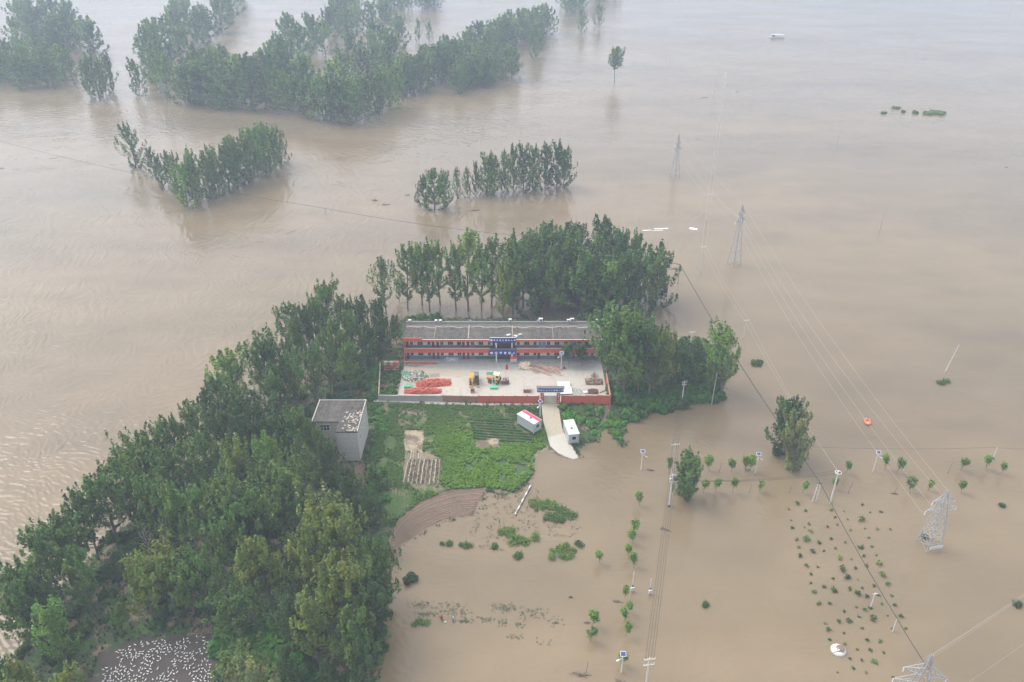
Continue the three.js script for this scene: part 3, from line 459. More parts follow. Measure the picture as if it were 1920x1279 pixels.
  // the entrance bay: columns, name boards
  for (const x of [24.8, 29.0]) { add('column', bx(x - 0.17, x + 0.17, 0.285, F - 0.46, 0.06, 0.36), M.whitePaint); add('column', bx(x - 0.17, x + 0.17, F + 1.1, T - 0.6, -0.5, -0.16), M.whitePaint); }
  const top = add('name_board', bx(23.15, 30.1, T - 0.75, T + 0.72, 0.17, 0.32), M.blue); part('lettering', new THREE.PlaneGeometry(6.95, 1.4), sign(1024, 206, '#24307e', ['disc', ...NAME_ROW]), top, V(26.62, T - 0.015, 0.325));
  add('board_frame', bx(23.1, 30.15, T + 0.725, T + 0.77, 0.15, 0.34), M.whitePaint, top);
  const low = add('motto_board', bx(22.9, 30.2, F - 0.95, F + 0.55, 0.17, 0.34), M.blue); part('lettering', new THREE.PlaneGeometry(7.2, 1.4), sign(1024, 200, '#24307e', ['jiao', 'ring', 'shu', 'yu', 'ring', 'ren']), low, V(26.55, F - 0.2, 0.345));
  part('dark_bay_panel', bx(24.9, 28.9, 0.29, 3.0, WZ - 0.01, WZ + 0.04), M.doorDark, S); part('dark_bay_panel', bx(24.9, 28.9, up, up + 2.6, WZ - 0.01, WZ + 0.04), M.doorDark, S);  // dark panels: shade of the open porch and terrace put into colour
  // planter wall before the left end
  const P = thing('planter_wall', 'low brick-red planter wall before the left end of the school', 'planter wall', V(-28.7, YARD_H, -182.9)); part('wall', worldUV(bx(0, 8.2, 0, 0.75, -0.1, 0.1), 5), M.red, P); part('coping', bx(-0.02, 8.22, 0.75, 0.8, -0.13, 0.13), M.mortar, P); part('end_return', worldUV(bx(8.0, 8.2, 0, 0.74, -0.45, -0.105), 5), M.red, P);
  // boxes and dishes on the back parapet
  const roofBox = (px, py, w, h, label) => { const p = at(px, py, YARD_H + T + 0.65); const g = thing('cooling_unit', label, 'cooling unit', V(p.x, YARD_H + T + 0.625, -183.65 - D + 0.0)); part('casing', bx(-w / 2, w / 2, 0.06, h, -0.3, 0.3), M.whitePaint, g); part('grille', new THREE.CylinderGeometry(h * 0.33, h * 0.33, 0.04, 16).rotateX(Math.PI / 2).translate(w * 0.08, h * 0.52, 0.315), M.steelDark, g); for (const x of [-0.3, 0.3]) part('foot', bx(x * w - 0.04, x * w + 0.04, 0, 0.06, -0.3, 0.3), M.steelDark, g); };
  roofBox(767, 609, 0.8, 0.5, 'small white box on the left end of the school roof parapet');
  roofBox(817, 606, 0.75, 0.45, 'left one of two small white boxes side by side on the roof parapet'); roofBox(825, 606, 0.75, 0.45, 'right one of two small white boxes side by side on the roof parapet');
  roofBox(956.5, 607, 0.85, 0.75, 'white cooling unit on the roof parapet above the blue name board');
  roofBox(1014, 607, 1.1, 0.95, 'large white cooling unit on the roof parapet, beside a small dish');
  roofBox(1066.5, 607.5, 0.8, 0.6, 'smaller white cooling unit of the pair near the right end of the roof'); roofBox(1073, 607, 1.05, 0.95, 'larger white cooling unit of the pair near the right end of the roof');
  roofBox(1120, 605, 0.9, 0.6, 'white cooling unit on the roof parapet next to the tall trees');
  const dish = (px, label, y, z) => { const p = at(px, 609, y); const g = thing('satellite_dish', label, 'dish', V(p.x, y, z)); part('mast', barGeo(V(0, 0, 0), V(0, 0.35, 0), 0.03), M.steelDark, g); const s = new THREE.SphereGeometry(0.42, 16, 6, 0, 6.2832, 0, 0.9); s.rotateX(-1.0 + Math.PI); s.translate(0, 0.72, 0.22); part('bowl', s, new THREE.MeshStandardMaterial({ color: 0xd8d8d6, roughness: 0.5, side: THREE.DoubleSide }), g); };
  dish(882, 'small white dish at the back of the school roof left of centre', YARD_H + T + 0.625, -183.65 - D); dish(1009, 'small white dish next to the large cooling unit on the roof', YARD_H + T + 0.625, -183.65 - D);
  const rr = rng(9); [[953, 628, 'white scrap sheet lying on the roof behind the name board'], [967, 630, 'pale scrap board on the roof right of the name board'], [975, 627, 'crumpled pale sack on the school roof']].forEach(([px, py, label], i) => { const p = at(px, py, YARD_H + T + 0.1); const g = bx(-0.5, 0.5, 0, 0.12, -0.35, 0.35); single('scrap_sheet', g, i === 2 ? M.concretePale : M.whitePaint, label, 'scrap', V(p.x, YARD_H + T + 0.085, p.z), rr() * 3); });
}
// ---------------------------------------------------------------- grey house on the left bank
{
  const y0 = 1.3, H = 8.7, X0 = -44.7, X1 = -34.1, XM = -38.7, ZB = -153.9, ZM = -146.0, ZF = -142.1;
  const h = thing('grey_house', 'weathered grey two-storey house with stepped flat roof among the trees', 'house', V(0, y0, 0));
  const add = (n, g, m, to = h) => part(n, worldUV(g, 9), m, to);
  add('back_wall', bx(X0, X1, -0.6, H - 0.2, ZB, ZB + 0.25), M.houseWall); add('side_wall', bx(X0, X0 + 0.25, -0.6, H - 0.2, ZB + 0.255, ZM), M.houseWall); add('side_wall', bx(X1 - 0.25, X1, -0.6, H - 0.2, ZB + 0.255, ZF - 0.005), M.houseWall);
  add('front_wall', bx(X0 + 0.255, XM, -0.6, H - 0.2, ZM - 0.25, ZM), M.houseWall); add('front_wall', bx(XM, X1 - 0.0, -0.6, H - 0.2, ZF - 0.002, ZF + 0.24), M.houseWall); add('side_wall', bx(XM, XM + 0.25, -0.6, H - 0.2, ZM + 0.005, ZF - 0.005), M.houseWall);
  for (let k = 1; k < 6; k++) add('course_line', bx(XM - 0.01, X1 + 0.01, k * 1.35, k * 1.35 + 0.06, ZF + 0.235, ZF + 0.26), M.greyWall);
  const sh = new THREE.Shape([[X0, ZB], [X1, ZB], [X1, ZF], [XM, ZF], [XM, ZM], [X0, ZM]].map(([x, z], i) => new THREE.Vector2(x + (x === X0 ? -0.25 : x === X1 ? 0.12 : -0.15), -(z + (z === ZB ? -0.2 : 0.35)))));
  const rg = new THREE.ExtrudeGeometry(sh, { depth: 0.25, bevelEnabled: false }); rg.rotateX(-Math.PI / 2); rg.translate(0, H - 0.2, 0); const roof = add('roof_slab', rg, M.roof);
  add('roof_kerb', bx(X0 - 0.25, X0 - 0.05, H + 0.052, H + 0.3, ZB - 0.2, ZM + 0.35), M.concretePale, roof); add('roof_kerb', bx(X1 - 0.06, X1 + 0.12, H + 0.052, H + 0.3, ZB - 0.2, ZF + 0.35), M.concretePale, roof); add('roof_kerb', bx(X0, X1 - 0.1, H + 0.052, H + 0.25, ZB - 0.2, ZB - 0.02), M.concretePale, roof);
  { const R = rng(3); for (let k = 0; k < 60; k++) { const t = R(), x = X1 - 0.4 - 3.6 * Math.pow(R(), 1.6), z = lerp(ZF, ZB + 4, t); if (x < XM - 0.5 && z > ZM) continue; part('roof_litter', bx(-0.12 - 0.25 * R(), 0.12, 0, 0.06 + 0.06 * R(), -0.1, 0.12 + 0.2 * R()), [M.mortar, M.concretePale, M.greyWall, M.mortar][k % 4], roof, V(x, H + 0.052, z), R() * 3); } }
  add('roof_hatch', bx(-36.6, -35.6, H + 0.05, H + 0.4, -145.6, -144.8), M.concreteGrey); part('hatch_opening', bx(-36.45, -35.75, H + 0.405, H + 0.42, -145.5, -144.9), M.black, h);
  for (const [x0, x1] of [[-43.3, -41.2]]) { const w = part('window', bx(x0, x1, 6.1, 7.6, ZM - 0.02, ZM + 0.03), M.glass, h); part('frame', merge([0, 1, 2, 3].map((i) => bx(lerp(x0, x1, i / 3) - 0.05, lerp(x0, x1, i / 3) + 0.05, 6.05, 7.65, ZM, ZM + 0.08)).concat([bx(x0, x1, 6.0, 6.1, ZM, ZM + 0.08), bx(x0, x1, 6.8, 6.88, ZM, ZM + 0.07), bx(x0, x1, 7.6, 7.7, ZM, ZM + 0.08)])), M.frame, w); }
  for (const [z, y] of [[-148, 7], [-146.5, 6.4]]) part('bracket', bx(X1, X1 + 0.7, y, y + 0.1, z - 0.05, z + 0.05), M.frame, h);
  part('wall_vent', bx(X1 - 0.01, X1 + 0.04, 5.4, 5.7, -144.6, -144.3), M.black, h);
}
// ---------------------------------------------------------------- yard, path and ramp
{
  const g = structure('yard_pavement', worldUV(bx(-29, 24.2, YARD_H - 0.25, YARD_H - 0.03, -183.7, -165.0), 7), M.concreteGrey);
  const R = rng(61), xs = [], zs = []; for (let x = -28.6; x < 24; x += 3.95) xs.push(x); for (let z = -183.4; z < -165.4; z += 3.65) zs.push(z);
  for (const x of xs) for (const z of zs) {
    const x1 = Math.min(x + 3.93, 24.1), z1 = Math.min(z + 3.63, -165.1), m = z < -181.5 ? M.concreteGrey : x < -24.7 || (x < -12 && z < -176) ? M.concrete : x < -4.5 ? (R() < 0.7 ? M.concrete : M.concretePink) : x < 7 ? (R() < 0.75 ? M.concretePink : M.concrete) : R() < 0.6 ? M.concrete : M.concretePink;
    const q = bx(x, x1, YARD_H - 0.026, YARD_H + 0.003 * Math.floor(R() * 4) - 0.004, z, z1); q.translate(R() * 0.001, 0, 0); part('slab', worldUV(q, 17), m, g);
  }
  const dirt = new THREE.Shape(); [[-28.6, 181.2], [-20, 180.8], [-12.5, 179.4], [-8.5, 177.6], [-14, 176.6], [-19, 177.3], [-24, 176.4], [-28.4, 177.2]].forEach(([x, y], i) => (i ? dirt.lineTo(x, y) : dirt.moveTo(x, y)));
  const dg = new THREE.ExtrudeGeometry(dirt, { depth: 0.012, bevelEnabled: false }); dg.rotateX(-Math.PI / 2); dg.translate(0, YARD_H + 0.009, 0);
  tag(structure('spread_dirt', worldUV(dg, 6), M.tan), 'thin spread of tan earth on the yard concrete');
  const U = [[681, 749], [712, 750], [752, 751.4], [794, 753], [834, 754.8], [874, 756.2], [912, 757], [950, 757.2], [985, 757.4], [1013, 757.6]], W = [[690, 754], [712, 755], [752, 756], [794, 758.4], [834, 760.2], [874, 761.4], [912, 761.6], [950, 761.4], [985, 761], [1013, 760.6]];
  const path = new THREE.Group(); path.name = 'footpath'; path.userData.kind = 'structure'; scene.add(path);
  for (let k = 0; k < U.length - 1; k++) {
    const q = [at(...U[k], 2.0), at(...U[k + 1], 2.0), at(...W[k + 1], 1.9), at(...W[k], 1.9)], gap = 0.05; q[1].x -= gap; q[2].x -= gap;
    const s = new THREE.Shape(q.map((p) => new THREE.Vector2(p.x, -p.z))), e = new THREE.ExtrudeGeometry(s, { depth: 0.25, bevelEnabled: false }); e.rotateX(-Math.PI / 2); e.translate(0, 1.93, 0);
    part('path_slab', worldUV(e, 5), M.concretePale, path);
  }
  const Lf = [[1015, 756], [1017, 775], [1019, 790], [1023, 805], [1027, 820], [1032, 836], [1046, 849], [1060, 856], [1074, 861]], Rt = [[1048, 756], [1049, 772], [1051, 786], [1054, 802], [1058, 812], [1064, 822], [1071, 834], [1078, 846], [1086, 858]];
  const ramp = new THREE.Group(); ramp.name = 'entrance_ramp'; ramp.userData.kind = 'structure'; scene.add(ramp);
  const top = (px, py, k) => { const h = lerp(YARD_H, 0.01, k / 8); const p = at(px, py, h); return p; };
  const strip = (k0, k1, name, m) => { const pos = [], idx = []; for (let k = k0; k <= k1; k++) for (let i = 0; i <= 4; i++) { const a = top(...Lf[k], k), b = top(...Rt[k], k), p = a.lerp(b, i / 4); const t = Math.max(p.y, land(p.x, p.z) + 0.09); pos.push(p.x, k < 8 ? t : 0.012, p.z); } for (let k = 0; k < k1 - k0; k++) for (let i = 0; i < 4; i++) { const a = k * 5 + i; idx.push(a, a + 5, a + 1, a + 1, a + 5, a + 6); } const n = pos.length / 3; for (let i = 0; i < n; i++) pos.push(pos[i * 3], pos[i * 3 + 1] - 0.35, pos[i * 3 + 2]); const rim = []; for (let i = 0; i < 4; i++) rim.push([i + 1, i]); for (let k = 0; k < k1 - k0; k++) { rim.push([k * 5, (k + 1) * 5]); rim.push([(k + 1) * 5 + 4, k * 5 + 4]); } for (let i = 0; i < 4; i++) rim.push([(k1 - k0) * 5 + i, (k1 - k0) * 5 + i + 1]); for (const [a, b] of rim) idx.push(a, a + n, b, b, a + n, b + n); const g = new THREE.BufferGeometry(); g.setAttribute('position', new THREE.Float32BufferAttribute(pos, 3)); g.setIndex(idx); g.computeVertexNormals(); part(name, worldUV(g, 5), m, ramp); };
  strip(0, 4, 'upper_slab', M.tan); strip(4, 8, 'lower_slab', M.concretePale);
}
// ---------------------------------------------------------------- walls round the yard
function wallRun(name, label, a, b, h0, h1, panels, m, cap, low = 0.6) {
  const d = b.clone().sub(a), len = Math.hypot(d.x, d.z), g = thing(name, label, 'wall', V(a.x, YARD_H - 0.1, a.z), Math.atan2(-d.z, d.x));
  for (let k = 0; k < panels; k++) { const x0 = len * k / panels, x1 = len * (k + 1) / panels; part('panel', worldUV(bx(x0 + 0.18, x1 - 0.18, -low, lerp(h0, h1, (k + 0.5) / panels), -0.1, 0.1), 9), m, g); if (cap) part('coping', bx(x0 + 0.18, x1 - 0.18, lerp(h0, h1, (k + 0.5) / panels), lerp(h0, h1, (k + 0.5) / panels) + 0.06, -0.14, 0.14), cap, g); }
  for (let k = 0; k <= panels; k++) { const x = len * k / panels; part('pillar', worldUV(bx(x - 0.178, x + 0.178, -low, lerp(h0, h1, k / panels) + 0.08, -0.14, 0.14), 5), m, g); }
  return g;
}
{
  const W = (px, py) => { const p = at(px, py, 2.0); return p; };
  wallRun('yard_wall', 'weathered grey rendered wall at the left front of the school yard', W(711, 752), W(829, 754), 1.6, 1.9, 3, M.greyWall, M.concretePale);
  wallRun('yard_wall', 'rust-stained brown wall between the grey and the red yard walls', W(831, 754), W(897, 755.6), 1.9, 1.9, 2, M.rustWall, null);
  wallRun('yard_wall', 'orange-red panelled wall left of the school gate', W(898.5, 755.8), W(1010, 756.6), 2.1, 2.2, 5, M.red, M.concretePale);
  wallRun('yard_wall', 'orange-red panelled wall right of the school gate', W(1053, 757), W(1143, 760), 2.3, 2.9, 4, M.red, M.mortar, 1.4);
  wallRun('yard_wall', 'short orange-red wall along the right side of the yard', V(24.35, 0, -164.2), V(24.5, 0, -174.5), 2.7, 2.4, 2, M.red, M.mortar);
  wallRun('yard_wall', 'brown brick wall along the left side of the yard', V(-33.4, 0, -166.0), V(-35.2, 0, -181.2), 1.6, 1.6, 4, M.brick, M.mortar);
  const a = W(1013.5, 757), b = W(1049, 757), g = thing('school_gate', 'school gate with red lettered pillars, blue name beam and pale metal leaves', 'gate', V(a.x, YARD_H - 0.1, a.z)), w = b.x - a.x;
  const couplet = sign(96, 512, '#a3281f', ['wang', 'xue', 'ren', 'shan', 'zhong'], '#f0ece0', true);
  for (const x of [0.35, w - 0.35]) { const p = part('pillar', worldUV(bx(x - 0.42, x + 0.42, -0.5, 3.4, -0.42, 0.42), 4), M.red, g); part('lettering', new THREE.PlaneGeometry(0.6, 3.0), couplet, p, V(x, 1.75, 0.425)); part('cap', bx(x - 0.5, x + 0.5, 3.4, 3.52, -0.5, 0.5), M.white, p); }
  const beam = part('name_beam', bx(-0.9, w + 0.9, 3.525, 4.75, -0.35, 0.35), mat(0.045, 0.10, 0.32, 0.5), g); part('lettering', new THREE.PlaneGeometry(w + 1.7, 1.1), sign(1024, 190, '#2c5aa6', ['xian', 'cheng', 'zhong', 'shan', 'xiao', 'wang', 'zhen', 'yu', 'xiao', 'xue']), beam, V(w / 2, 4.14, 0.355)); part('beam_roof', bx(-1.1, w + 1.1, 4.75, 4.85, -0.55, 0.5), mat(0.16, 0.14, 0.12, 0.8), beam);
  for (const [x0, x1] of [[0.79, w / 2 - 0.02], [w / 2 + 0.02, w - 0.79]]) { const l = part('gate_leaf', bx(x0, x1, 0.12, 2.3, -0.03, 0.03), M.tan, g); for (let i = 0; i < 6; i++) { const x = lerp(x0 + 0.1, x1 - 0.1, i / 5); part('bar', bx(x - 0.03, x + 0.03, 0.12, 2.35, 0.031, 0.06), M.white, l); } }
}
// ---------------------------------------------------------------- site cabins
function cabin(label, roofPts, hRoof, stripe, p0) {
  const [a, b, c] = roofPts.map((q) => at(...q, hRoof)), u = b.clone().sub(a), v = c.clone().sub(b), l = u.length(), w = v.length(), g = thing('site_cabin', label, 'cabin', V(b.x, hRoof - 2.65, b.z), Math.atan2(-v.z, v.x));
  // local x along the short end, z towards the viewer along the long side
  const add = (n, q, m, to = g) => part(n, worldUV(q, 3), m, to);
  add('end_wall', bx(0.06, w - 0.06, 0, 2.5, -0.06, 0), M.sheetGrey); add('end_wall', bx(0.06, w - 0.06, 0, 2.5, -l, -l + 0.06), M.sheetGrey); add('side_wall', bx(0, 0.055, 0, 2.5, -l + 0.06, -0.06), M.sheetGrey); add('side_wall', bx(w - 0.055, w, 0, 2.5, -l + 0.06, -0.06), M.sheetGrey);
  for (const x of [-0.03, w - 0.09]) for (const z of [-0.12, -l]) part('corner_post', bx(x, x + 0.12, -0.3, 2.5, z, z + 0.15), mat(0.30, 0.36, 0.42, 0.6), g);
  const r = add('roof', bx(-0.1, w + 0.1, 2.5, 2.62, -l - 0.08, 0.1), M.sheet);
  for (let k = 1; k < 8; k++) part('roof_rib', bx(-0.1, w + 0.1, 2.622, 2.63, -l * k / 8 - 0.03, -l * k / 8 + 0.03), M.steelDark, r);
  if (stripe) part('roof_stripe', bx(w * 0.62, w * 0.98, 2.662, 2.68, -l - 0.06, 0.08), M.crimson, r);
  part('roof_vent', bx(w * 0.4, w * 0.55, 2.665, 2.85, -l * 0.42, -l * 0.36), M.steelDark, r);
  const win = part('window', bx(w * 0.32, w * 0.7, 0.95, 1.9, -0.02, 0.02), M.glass, g); part('frame', merge([bx(w * 0.29, w * 0.32, 0.9, 1.95, -0.02, 0.05), bx(w * 0.7, w * 0.73, 0.9, 1.95, -0.02, 0.05), bx(w * 0.32, w * 0.7, 1.9, 1.95, -0.02, 0.05), bx(w * 0.32, w * 0.7, 0.9, 0.95, -0.02, 0.05)]), M.frame, win);
  const dr = part('door', bx(w, w + 0.03, 0.05, 2.1, -l * 0.6, -l * 0.45), mat(0.35, 0.40, 0.45, 0.6), g); part('handle', bx(w + 0.03, w + 0.08, 1.0, 1.1, -l * 0.47, -l * 0.46), M.steelDark, dr);
  part('skirt', bx(0.02, w - 0.02, -0.28, 0, -l + 0.02, -0.02), mat(0.12, 0.10, 0.085, 0.9), g);
  for (let k = 1; k < 6; k++) part('wall_seam', bx(-0.015, 0, 0.02, 2.48, -l * k / 6 - 0.02, -l * k / 6 + 0.02), M.frame, g);
}
cabin('white site cabin with a crimson stripe on its roof, left of the ramp', [[973.5, 774], [1001, 795], [1015, 787]], 4.35, true);
cabin('plain white site cabin with a ribbed roof, right of the ramp', [[1056, 788], [1067, 814.6], [1086, 812.6]], 3.5, false);
// ---------------------------------------------------------------- poles and wires
const POLE = mat(0.60, 0.585, 0.55, 0.85), POLE_GREY = mat(0.34, 0.32, 0.30, 0.9), WIRE_PALE = mat(0.40, 0.39, 0.375, 0.6), WIRE_DARK = mat(0.045, 0.042, 0.04, 0.7), INSUL = mat(0.75, 0.74, 0.72, 0.3);
// a concrete pole measured by its foot and its top; arms: heights below the top
function pole(px, py, topY, label, { arms = [], r = 0.17, m = POLE, name = 'utility_pole', lean = 0, category = 'pole', group } = {}) {
  const p = hit(px, py), h = heightTo(p, topY), g = thing(name, label, category, p, 0.15, group);
  part('shaft', barGeo(V(0, -0.6, 0), V(lean * h, h, 0), r, r * 0.62, 8), m, g);
  for (const [down, half] of arms) { const a = part('cross_arm', bx(lean * h - half, lean * h + half, h - down - 0.06, h - down + 0.06, 0.08, 0.2), m, g); for (const x of [-half + 0.08, -half * 0.35, half * 0.35, half - 0.08]) part('insulator', new THREE.CylinderGeometry(0.05, 0.07, 0.28, 6).translate(lean * h + x, h - down + 0.2, 0.14), INSUL, a); }
  g.userData.top = undefined; return { p, h, g, top: V(p.x + lean * h, p.y + h, p.z), arm: (k, x) => V(p.x + lean * h + x, p.y + h - arms[k][0] + 0.34, p.z + 0.14) };
}
function wire(name, a, b, sag, r, m, label, category = 'wire', group) {
  const pts = []; for (let i = 0; i <= 24; i++) { const t = i / 24; pts.push(V(lerp(a.x, b.x, t), lerp(a.y, b.y, t) - sag * 4 * t * (1 - t), lerp(a.z, b.z, t))); }
  return single(name, new THREE.TubeGeometry(new THREE.CatmullRomCurve3(pts), 24, r, 4, false), m, label, category, V(0, 0, 0), 0, group);
}
const A1 = pole(1278, 757, 714, 'pale pole with short cross-arms on the right bank of the island', { arms: [[0.35, 0.75], [1.1, 0.6]] });
const A2 = pole(1292, 668, 622, 'pale pole rising out of the dark shrubs behind the right bank', { arms: [[0.2, 0.8]] });
const A3 = pole(1259, 893, 832, 'thin pale pole standing behind the round leafy tree', { arms: [[0.2, 0.95]], r: 0.15 });
const A4 = pole(1254, 949, 889, 'thick pale pole carrying a transformer beside the round leafy tree', { arms: [[0.3, 0.75], [1.9, 0.6]], r: 0.22 });
part('transformer', new THREE.CylinderGeometry(0.3, 0.3, 0.8, 12).translate(0.55, A4.h - 1.1, 0.2), M.steelDark, A4.g); part('transformer', new THREE.CylinderGeometry(0.22, 0.22, 0.6, 12).translate(-0.45, A4.h - 1.2, 0.2), M.steel, A4.g); part('water_collar', new THREE.CylinderGeometry(0.27, 0.27, 0.5, 10).translate(0, 0.2, 0), M.steelDark, A4.g);
const A5 = pole(1211, 1287, 1234, 'pale pole with two cross-arms cut by the bottom edge', { arms: [[0.2, 0.95], [1.5, 0.95]], r: 0.19 });
for (const [a, b, n] of [[A1, A3, 'from the bank pole to the thin pole'], [A3, A4, 'between the thin pole and the transformer pole'], [A4, A5, 'running from the transformer pole to the bottom edge']]) [-0.66, -0.24, 0.24, 0.66].forEach((x, i) => wire('power_line', a.arm(0, x), b.arm(0, x), 0.9, 0.032, WIRE_DARK, 'one of four thin dark wires ' + n, 'wire', 'wires ' + n));
pole(1334, 760, 700, 'bare leaning grey pole beside the ragged tree at the island tip', { m: POLE_GREY, lean: 0.02 });
const B = pole(1557, 943, 884, 'tall pale pole with a round cluster of fittings in the right water', { r: 0.22 });
part('ring', new THREE.TorusGeometry(0.62, 0.07, 6, 16).rotateX(Math.PI / 2).translate(0, B.h - 0.25, 0), INSUL, B.g); part('transformer', new THREE.CylinderGeometry(0.24, 0.24, 0.5, 10).translate(0.35, B.h - 0.4, 0.1), M.steelDark, B.g); part('insulator', new THREE.CylinderGeometry(0.08, 0.1, 0.4, 8).translate(-0.4, B.h - 0.1, 0.2), INSUL, B.g);
[-0.5, 0, 0.5].forEach((x) => wire('power_line', A4.arm(1, x), B.top.clone().add(V(0, -0.2, x)), 1.0, 0.028, WIRE_DARK, 'one of three thin wires from the transformer pole to the ringed pole', 'wire', 'wires to the ringed pole'));
// the line of poles running away through the water
const C = [[1394, 633, 600, 'pole right behind the ragged tree at the island tip'], [1313, 513, 462, 'pole left of the second pylon'], [1325, 415, 364, 'pole beside the white floating sheets'], [1337, 327, 289, 'pole between the two lattice pylons'], [1349, 232, 199, 'fifth pole out on the line running away'], [1357, 165, 136, 'farthest pole on the line running away']].map(([x, y, t, l]) => pole(x, y, t, 'thin pale ' + l, { arms: [[0.2, 0.8]], r: 0.16 }));
for (let k = -1; k < C.length - 1; k++) [-0.7, 0.7].forEach((x, i) => wire('power_line', k < 0 ? B.top.clone().add(V(0, -0.2, x)) : C[k].arm(0, x), C[k + 1].arm(0, x), 1.3, 0.022, WIRE_PALE, 'pale thin wire of the pole line, span ' + ['by the ringed pole', 'behind the island tip', 'left of the second pylon', 'near the white sheets', 'between the pylons', 'at the far end'][k + 1], 'wire', 'pole line span ' + (k + 2)));
// lone poles
for (const [x, y, t, l, o] of [[1338, 188, 145, 'thin dark pole next to floating driftwood far right of the lone tree'], [1163, 352, 324, 'short pole right of the ragged row of poplars'], [1195, 432, 402, 'thin pole at the left end of the white floating sheets'], [1567, 280, 245, 'faint pole far out in the right water'], [1648, 440, 398, 'faint slim pole right of the second pylon'], [1772, 697, 648, 'slim leaning pole above a floating weed patch', { lean: 0.2 }], [1861, 864, 839, 'short pale pole near the right edge'], [1633, 1138, 1112, 'short pole with a fork top among the shrubs'], [1185, 1108, 1073, 'pale pole carrying a meter box on the sapling road'], [1218, 1113, 1086, 'short thick post right of the meter pole'], [611, 402, 391, 'short pole holding the dark cable in the left water'], [1248, 135, 98, 'faint pole right of the lone round tree'], [1893, 28, 8, 'faint pole near the top right corner'], [1250, 553, 520, 'dark stick beside the cable pole right of the grove']]) {
  const q = pole(x, y, t, l, { r: 0.13, m: /dark|faint/.test(l) ? POLE_GREY : POLE, ...o });
  if (/fork/.test(l)) part('cross_arm', bx(-0.5, 0.5, q.h - 0.2, q.h - 0.1, 0.05, 0.15), POLE, q.g); if (/meter/.test(l)) { part('meter_box', bx(-0.35, 0.3, 0.3, 1.1, 0.12, 0.4), M.steel, q.g); part('meter', new THREE.CylinderGeometry(0.2, 0.2, 0.1, 12).rotateX(1.57).translate(0, 1.5, 0.2), M.steelDark, q.g); }
}
// the dark telephone cable
const K0 = at(-10, 262, 6), K1 = pole(1120, 492, 455, 'dark short pole holding the cable behind the grove', { r: 0.1, m: POLE_GREY }), K2 = pole(1271, 533, 496, 'dark pole where the cable bends, beside a raft of driftwood', { r: 0.12, m: POLE_GREY });
const HP = hit(1526, 941), hh = heightTo(HP, 904), H = thing('double_pole', 'pair of white posts under the dark cable in the right water', 'pole', HP);
for (const x of [-0.35, 0.45]) part('post', barGeo(V(x, -0.5, 0), V(x * 0.6 + 0.25, hh, 0), 0.12, 0.1, 8), POLE, H); part('clamp', bx(-0.2, 0.6, hh - 0.3, hh, -0.15, 0.15), M.steelDark, H);
const K4 = pole(1674, 1184, 1160, 'short white post under the dark cable among the shrubs', { r: 0.13 }), K5 = at(1741, 1254, 4);
const kk = (n, a, b, sag, label, r = 0.07) => wire('telephone_cable', a, b, sag, r, WIRE_DARK, label, 'cable');
kk('', K0, at(611, 391, 2.2), 2.2, 'dark cable crossing the river from the left edge'); kk('', at(611, 391, 2.2), K1.top, 1.6, 'dark cable from the left water to behind the grove'); kk('', K1.top, K2.top, 0.8, 'thick dark cable between the grove and the bend pole', 0.1);
kk('', K2.top, HP.clone().add(V(0.25, hh, 0)), 1.6, 'thick dark cable from the bend pole down to the double post', 0.11); kk('', HP.clone().add(V(0.25, hh, 0)), K4.top, 0.5, 'thick dark cable passing over the shrubs', 0.085); kk('', K4.top, K5, 0.2, 'thick dark cable running on to the pylon at the bottom edge', 0.085);
const E = at(1861, 839, 4.2); wire('power_line', at(1519, 838, 5), E, 0.5, 0.03, WIRE_DARK, 'thin dark wire from the tree pair to the right edge post'); wire('power_line', E, at(1945, 843, 4.2), 0.1, 0.03, WIRE_DARK, 'thin dark wire from the right edge post out of the picture');
